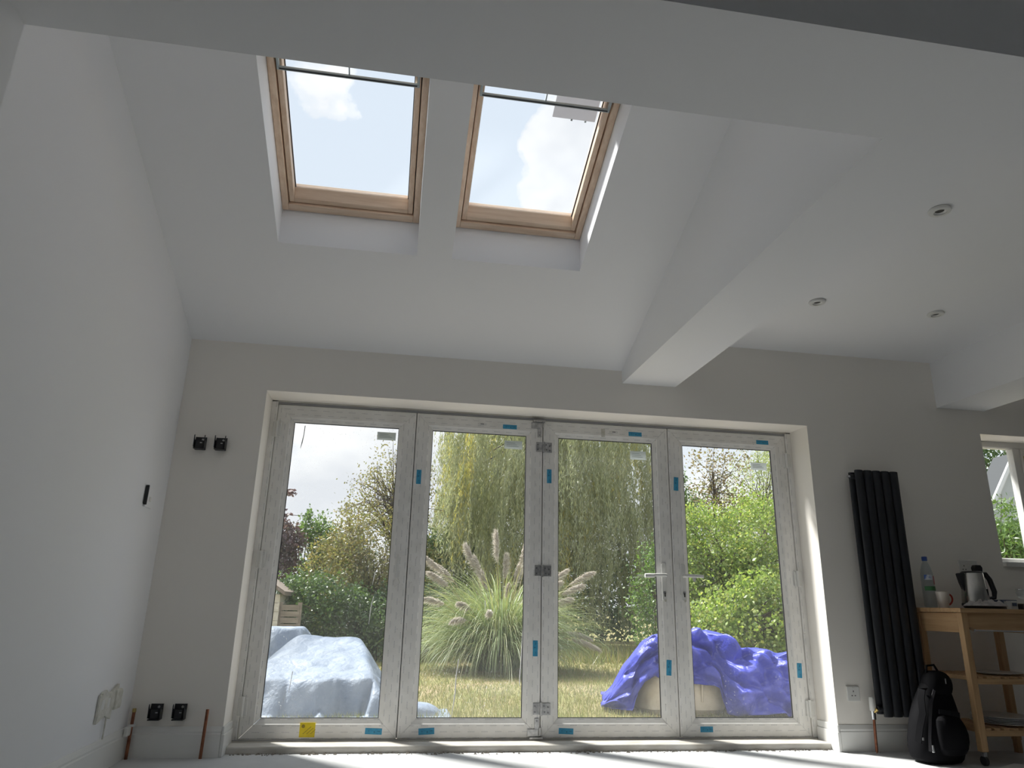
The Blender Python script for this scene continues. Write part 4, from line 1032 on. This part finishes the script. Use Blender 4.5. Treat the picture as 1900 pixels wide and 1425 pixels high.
# pampas grass
def pampas():
    cx, cy = 1.72, 11.4
    t = thing('pampas_grass', 'wide clump of pampas grass with feathery plumes on the lawn', 'plant', (cx, cy, GZ))
    n = 5200; seg = 9
    a = rng.uniform(0, 2 * PI, n); r0 = np.sqrt(rng.uniform(0, 1, n)) * .30
    L = rng.uniform(.9, 1.95, n); th0 = np.radians(rng.uniform(34, 88, n)); bend = rng.uniform(.6, 1.45, n)
    ca, sa = np.cos(a), np.sin(a)
    p = np.stack([cx + r0 * ca, cy + r0 * sa * .8, np.full(n, GZ)], 1)
    pts = [p.copy()]; th = th0.copy()
    for k in range(seg):
        st = L / seg
        p = p + np.stack([np.cos(th) * ca * st, np.cos(th) * sa * st, np.sin(th) * st], 1)
        p[:, 2] = np.maximum(p[:, 2], GZ + .01)
        pts.append(p.copy()); th = th - bend * (k + 1) / seg * .42
    side = np.stack([-sa, ca, np.zeros(n)], 1) + rng.normal(size=(n, 3)) * .35
    side = unit(side)
    polys = []
    wd = .0055
    for k in range(seg):
        w0 = wd * (1 - (k / seg) ** 2); w1 = wd * (1 - ((k + 1) / seg) ** 2) + .0008
        polys.append(np.stack([pts[k] - side * w0, pts[k] + side * w0, pts[k + 1] + side * w1, pts[k + 1] - side * w1], 1))
    # weld each blade into one island
    V = np.concatenate([np.stack([pts[k] - side * (wd * (1 - (k / seg) ** 2) + .0006), pts[k] + side * (wd * (1 - (k / seg) ** 2) + .0006)], 1) for k in range(seg + 1)], 1)  # n, 2*(seg+1), 3
    me = bpy.data.meshes.new('blades'); nv = 2 * (seg + 1)
    me.vertices.add(n * nv); me.vertices.foreach_set('co', V.astype(np.float32).ravel())
    base = np.arange(n)[:, None, None] * nv
    q = np.array([[2 * k, 2 * k + 1, 2 * k + 3, 2 * k + 2] for k in range(seg)])[None] + base
    me.loops.add(n * seg * 4); me.polygons.add(n * seg)
    me.loops.foreach_set('vertex_index', q.astype(np.int32).ravel()); me.polygons.foreach_set('loop_start', np.arange(0, n * seg * 4, 4, dtype=np.int32))
    me.update(calc_edges=True); me.materials.append(M['L_pampas'])
    o = bpy.data.objects.new('blades', me); COL.objects.link(o); o.parent = t; o.matrix_parent_inverse = inv(t); o['kind'] = 'stuff'
    tips = [[.46, 11.0, 1.52], [.55, 10.8, 1.27], [1.16, 11.6, 1.75], [1.62, 11.4, 1.95], [1.75, 11.3, 1.58], [1.94, 11.2, 1.42], [2.10, 11.5, 1.65], [3.13, 11.2, 1.36], [2.91, 11.0, 1.16],
            [2.75, 11.4, 1.39], [1.71, 10.6, 1.13], [.97, 10.5, .85], [1.36, 10.2, .74], [.86, 10.2, .61], [2.91, 10.6, .40], [2.96, 10.3, .27], [.47, 10.6, .9], [1.43, 11.6, 1.34], [2.68, 10.8, .95], [2.25, 11.6, 1.87],
            [.70, 11.3, 1.40], [1.30, 11.5, 1.55], [2.45, 11.3, 1.30], [2.58, 11.1, 1.20], [2.02, 11.0, 1.80]]
    for (tx, ty, tz) in tips:
        b0 = Vector((cx + (tx - cx) * .18, cy + (ty - cy) * .15, GZ)); e = Vector((tx, ty, tz))
        reach = math.hypot(tx - cx, ty - cy)
        ctrl = Vector((b0.x + (e.x - b0.x) * .42, b0.y + (e.y - b0.y) * .42, b0.z + (e.z - b0.z) * .5 + .30 + .16 * reach))
        path = [b0 * (1 - u) ** 2 + ctrl * 2 * u * (1 - u) + e * u * u for u in [k / 12 for k in range(13)]]
        s = MB().tube(path, [.008 - .0004 * k for k in range(13)], 5).build('plume_stem', M['L_stem'], t, smooth=True)
        n = 700; u = .72 + .28 * rng.uniform(0, 1, n) ** .8
        P = np.array([[*(b0 * (1 - k) ** 2 + ctrl * 2 * k * (1 - k) + e * k * k)] for k in u])
        d = unit(np.array(e - ctrl)[None]); fat = np.sin(np.clip((u - .68) / .34, 0, 1) * PI) ** .6
        off = rng.normal(size=(n, 3)) * .012 * fat[:, None]
        fall = np.array([np.sign(tx - cx) * .35, 0, -.75])
        ax = unit(d * rng.uniform(.4, 1.0, (n, 1)) + fall * rng.uniform(.2, .9, (n, 1)) + rng.normal(size=(n, 3)) * .16)
        Ln = rng.uniform(.06, .15, (n, 1)) * (.4 + .5 * fat[:, None]); sd = unit(np.cross(ax, rng.normal(size=(n, 3)))) * .0042
        q0 = P + off
        o = np_mesh('plume', np.stack([q0 - sd, q0 + sd, q0 + ax * Ln], 1), 3, M['L_plume'], s)
pampas()


def grass():
    n = 46000
    y = 6.6 + 6.0 * rng.uniform(0, 1, n) ** 1.3; x = rng.uniform(-1.9, 1, n); x = -.24 * y + rng.uniform(0, 1, n) * (y * .95)
    h = rng.uniform(.02, .075, n) * (1 + .35 * np.sin(x * 1.3) * np.cos(y * .9))
    a = rng.uniform(0, 2 * PI, n); w_ = .004 + .0015 * (y - 6)
    p = np.stack([x, y, np.full(n, GZ)], 1)
    s = np.stack([np.cos(a), np.sin(a), np.zeros(n)], 1) * w_[:, None] * .5
    tip = p + np.stack([rng.normal(0, .02, n), rng.normal(0, .02, n), h], 1)
    o = np_mesh('grass_blades', np.stack([p - s, p + s, tip], 1), 3, M['L_grass'])
    tag(o, 'short patchy grass blades across the lawn', 'grass', kind='stuff')
    # rough tussocks round the pampas and hedge foot
    n = 9000
    x = rng.uniform(-3, 8.5, n); y = 12.75 + rng.uniform(0, 3.4, n)
    h = rng.uniform(.10, .34, n); a = rng.uniform(0, 2 * PI, n)
    p = np.stack([x, y, np.full(n, GZ)], 1); s = np.stack([np.cos(a), np.sin(a), np.zeros(n)], 1) * .012
    tip = p + np.stack([rng.normal(0, .08, n), rng.normal(0, .08, n), h], 1)
    o = np_mesh('rough_grass', np.stack([p - s, p + s, tip], 1), 3, M['L_grass'])
    tag(o, 'longer rough grass along the foot of the shrubs', 'grass', kind='stuff')
grass()


# ------------------------------------------------------------------ tarpaulins
def fold(x, y, s, f=1.0):
    v = Vector((x * f + s, y * f, s * .7))
    return noise.fractal(v * 1.6, .9, 2.0, 4) * .5 + (1 - abs(noise.noise(v * 2.7))) * .35 - .2


def drape(name, label, nx, rows, mat, thick=.006):
    """rows: list of (points along x) -> grid"""
    ny = len(rows); v = [p for r in rows for p in r]
    f = [(j * nx + i, j * nx + i + 1, (j + 1) * nx + i + 1, (j + 1) * nx + i) for j in range(ny - 1) for i in range(nx - 1)]
    o = MB().add(v, f).build(name, mat, None, smooth=True)
    soft(o, 180)
    md = o.modifiers.new('cloth', 'SOLIDIFY'); md.thickness = thick; md.offset = -1
    return tag(o, label, 'tarpaulin')


def interp(tab, x): return float(np.interp(x, [a for a, b in tab], [b for a, b in tab]))


# pale blue heap by the first leaf: rounded box profile under a sheet
def heap(name, label, cx, cy, rx, ry, top, seed, amp, mat, skew=0.0, nx=90, ny=80, p=3.2):
    rows = []
    for j in range(ny):
        w_ = -1.28 + 2.56 * j / (ny - 1); row = []
        for i in range(nx):
            u = -1.28 + 2.56 * i / (nx - 1)
            d = (abs(u) ** p + abs(w_) ** p) ** (1 / p)
            prof = 1.0 - max(0.0, min(1.0, (d - .58) / .47)) ** 1.6
            prof = max(0.0, prof)
            x = cx + u * rx; y = cy + w_ * ry
            sl = 1 + skew * u
            side = 4 * prof * (1 - prof)
            fz = fold(x, y, seed, 1.5) * amp * (.25 + 1.2 * side)
            z = GZ + (top - GZ) * prof * sl + fz + .012
            hx = fold(x, y * 1.3, seed + 9, 2.2) * amp * 1.2 * side
            row.append((x + hx * .6, y - hx, max(GZ + .006 + .012 * abs(fz), z)))
        rows.append(row)
    return drape(name, label, nx, rows, mat)


def pale_cover():
    """stacked boards under a sheet: a top that tilts down to the doors, a steep crumpled front"""
    rows = []; nx, ny = 130, 130
    def smin(vals, k=34.0): return -math.log(sum(math.exp(-k * v) for v in vals)) / k
    for j in range(ny):
        y0 = 6.42 + 2.35 * j / (ny - 1); row = []
        for i in range(nx):
            x0 = -1.62 + 1.86 * i / (nx - 1)
            f1 = fold(x0 * .8, y0 * .6, 2.3, 1.2); f2 = 1 - 2 * abs(noise.noise(Vector((x0 * 1.7 + y0 * .8, y0 * 1.6 - x0 * .9, 5.5)))); f3 = noise.noise(Vector((x0 * 6, y0 * 6, 1.1)))
            dv = noise.voronoi(Vector((x0 * 2.6 - y0 * 1.3, y0 * 2.4 + x0 * 1.1, 8.2)))[0]; f4 = 2.2 * min(.6, dv[1] - dv[0]) - .5
            front = (y0 - 6.84) * 2.6 + .28 * f2 + .20 * f4 + .12 * f1
            top = .31 + .26 * (y0 - 6.98) + .020 * f1 + .006 * f3
            back = (8.62 - y0) * 1.3 + .05 * f2
            right = (.10 - x0) * 1.7 + .06 * f2 + .04 * f1
            left = (x0 + 1.52) * .95 + .05 * f2
            h = smin([front, top, back, right, left])
            steep = max(0.0, min(1.0, (.30 - h) / .2)) if y0 < 7.3 else 0.0
            z = GZ + h + (.020 * f3 + .085 * f4) * steep + .012 * f4 * (1 - steep)
            row.append((x0 + .03 * f1 * steep, y0 - (.09 * f2 + .10 * f4) * steep, max(GZ + .007 + .010 * max(0, f2), z)))
        rows.append(row)
    drape('tarpaulin', 'weathered pale blue tarpaulin over a heap beyond the leftmost door', nx, rows, M['tarp_pale'])


pale_cover()
heap('tarpaulin', 'small crumpled pale tarpaulin behind the larger pale heap', -1.30, 9.45, .50, .42, .50, 6.1, .13, M['tarp_pale'], 0, 60, 50, 2.4)
heap('tarpaulin', 'flat corner of pale sheeting on the ground near the second door', .22, 6.95, .30, .22, -.04, 4.4, .03, M['tarp_pale'], 0, 40, 30, 2.4)

# blue tarpaulin thrown over bulk bags: a sheet from the back ground over the top and down the front to a ragged hem
TOP = [(2.10, -.10), (2.20, .02), (2.34, .26), (2.54, .50), (2.77, .60), (3.0, .63), (3.24, .63), (3.36, .56), (3.45, .46), (3.76, .45), (3.95, .42), (4.6, .41)]
HEM = [(2.10, -.11), (2.40, -.11), (2.46, .02), (2.56, .17), (2.66, .21), (2.95, .16), (3.20, .14), (3.33, .12), (3.36, .02), (3.28, -.10), (3.40, -.11), (4.6, -.11)]
HEM = [(2.10, -.11), (2.40, -.11), (2.44, .00), (2.54, .15), (2.64, .21), (2.95, .16), (3.22, .14), (3.30, .10), (3.33, -.03), (3.36, -.11), (4.6, -.11)]
FRONT = [(2.10, 7.55), (2.4, 7.28), (2.7, 7.22), (3.2, 7.20), (3.34, 7.12), (3.45, 6.98), (4.6, 6.95)]
nx = 150; rows = []
xs = [2.10 + 2.4 * i / (nx - 1) for i in range(nx)]
nv = 96
for j in range(nv):
    s = j / (nv - 1); row = []
    for x in xs:
        tp, hm, fy = interp(TOP, x), interp(HEM, x), interp(FRONT, x)
        by = fy + .95
        if s < .22: q = s / .22; y = by + .25 * (1 - q) ; z = GZ + (tp - .05 - GZ) * q
        elif s < .52: q = (s - .22) / .30; y = by + (fy + .10 - by) * q; z = tp - .05 + .05 * math.sin(q * PI * .5)
        else:
            q = (s - .52) / .48
            y = fy + .10 - .10 * min(1, q * 3.0) ** .6 - .06 * q; z = tp + (hm - tp) * max(0.0, (q - .06) / .94)
        a = .30 * fold(x * .8, s * 1.6, 5.2, 1.5)
        for (fq, wt, ph) in ((1.9, .85, 1.3), (3.9, .42, 4.7)):
            dv = noise.voronoi(Vector((x * fq + s * 1.5 * fq * .5, s * 2.1 * fq - x * .7 * fq, ph)))[0]
            a += wt * (min(.55, dv[1] - dv[0]) - .22)
        a += .06 * noise.noise(Vector((x * 9, s * 11, 4.0)))
        amp = .22 if s > .5 else .12
        row.append((x + (y - 7.2) * .30 + .04 * fold(x, s * 3, 8.8, 2.0), y - a * amp * 1.6, z + a * amp * (.9 if s < .6 else .5) * (1 if .2 < s else 0)))
    row = [(X * .955, Y - .33, max(GZ + .006, .835 - (.835 - Z) * .955)) for X, Y, Z in row]
    rows.append(row)
drape('tarpaulin', 'bright blue tarpaulin draped over bulk bags beyond the right doors', nx, rows, M['tarp_blue'])
# cream bulk bags underneath
def bulk(cx, cy, rx, ry, h, lab):
    t = thing('bulk_bag', lab, 'bag', (cx, cy, GZ), 'builders bulk bags under the blue tarpaulin')
    rows = [(cx, cy, GZ + .003, rx * .90, ry * .90), (cx, cy, GZ + .05, rx * 1.02, ry * 1.02), (cx, cy, GZ + h * .45, rx * 1.04, ry * 1.04), (cx, cy, GZ + h * .8, rx * .96, ry * .96), (cx, cy, GZ + h * .96, rx * .85, ry * .85), (cx, cy, GZ + h, rx * .6, ry * .6)]
    v = []; seg = 48
    for (a, b, z, r1, r2) in rows:
        for k in range(seg):
            an = 2 * PI * k / seg; ca, sa = math.cos(an), math.sin(an)
            nz = .03 * noise.noise(Vector((ca * 2, sa * 2, z * 6 + cx)))
            v.append((a + (r1 + nz) * math.copysign(abs(ca) ** .55, ca), b + (r2 + nz) * math.copysign(abs(sa) ** .55, sa), z))
    n = len(rows)
    f = [(i * seg + k, i * seg + (k + 1) % seg, (i + 1) * seg + (k + 1) % seg, (i + 1) * seg + k) for i in range(n - 1) for k in range(seg)] + [tuple(range(seg - 1, -1, -1)), tuple((n - 1) * seg + k for k in range(seg))]
    MB().add(v, f).build('sack', M['bulk_bag'], t, smooth=True)
    for s in (-1, 1): MB().tube([(cx + s * rx * .3, cy - ry * 1.04, GZ + h * .3), (cx + s * rx * .32, cy - ry * 1.06, GZ + h * .7)], .012, 6).build('seam_tape', M['bulk_bag'], t)
bulk(2.86, 7.20, .42, .28, .40, 'cream woven bulk bag showing under the blue tarpaulin')

# shed and fence at the left
sh = thing('garden_shed', 'cream boarded shed with brown roof at the left edge of the glass', 'shed', (-2.3, 12.4, GZ))
for k in range(8): B(-2.95, -1.68, 12.0 - .004 * (k % 2), 12.02, GZ + .13 * k, GZ + .13 * (k + 1) - .008).build('board', M['render'], sh)
B(-2.95, -1.69, 12.02, 13.2, GZ, .92).build('body', M['render'], sh)
MB().prism([(-3.05, .90), (-2.3, 1.32), (-1.60, .90), (-1.60, .96), (-2.3, 1.40), (-3.05, .96)], (Vector((0, 0, 0)), Vector((1, 0, 0)), Vector((0, 0, 1)), Vector((0, 1, 0))), 11.9, 13.3).build('roof', M['roof'], sh)
fe = thing('fence_panel', 'weathered grey slatted fence panel beside the shed', 'fence', (-1.5, 12.1, GZ))
for k in range(9): B(-1.66, -1.38, 12.10, 12.12, GZ + .04 + .095 * k, GZ + .04 + .095 * k + .080).build('slat', M['fence'], fe)
for x in (-1.67, -1.38): B(x - .03, x + .03, 12.12, 12.18, GZ, .80).build('post', M['fence'], fe)
for k, (x, lab) in enumerate(((-1.52, 'terracotta pot standing before the fence panel'), (-1.36, 'terracotta pot right beside the first pot'))):
    o = MB().lathe([(.045, 0), (.050, .01), (.068, .36), (.078, .36), (.078, .42), (.066, .42), (.060, .36), (.04, .05), (0, .04)], (x, 11.2 + .15 * k, GZ), 20).build('terracotta_pot', M['terracotta'], None, smooth=True)
    tag(o, lab, 'pot')
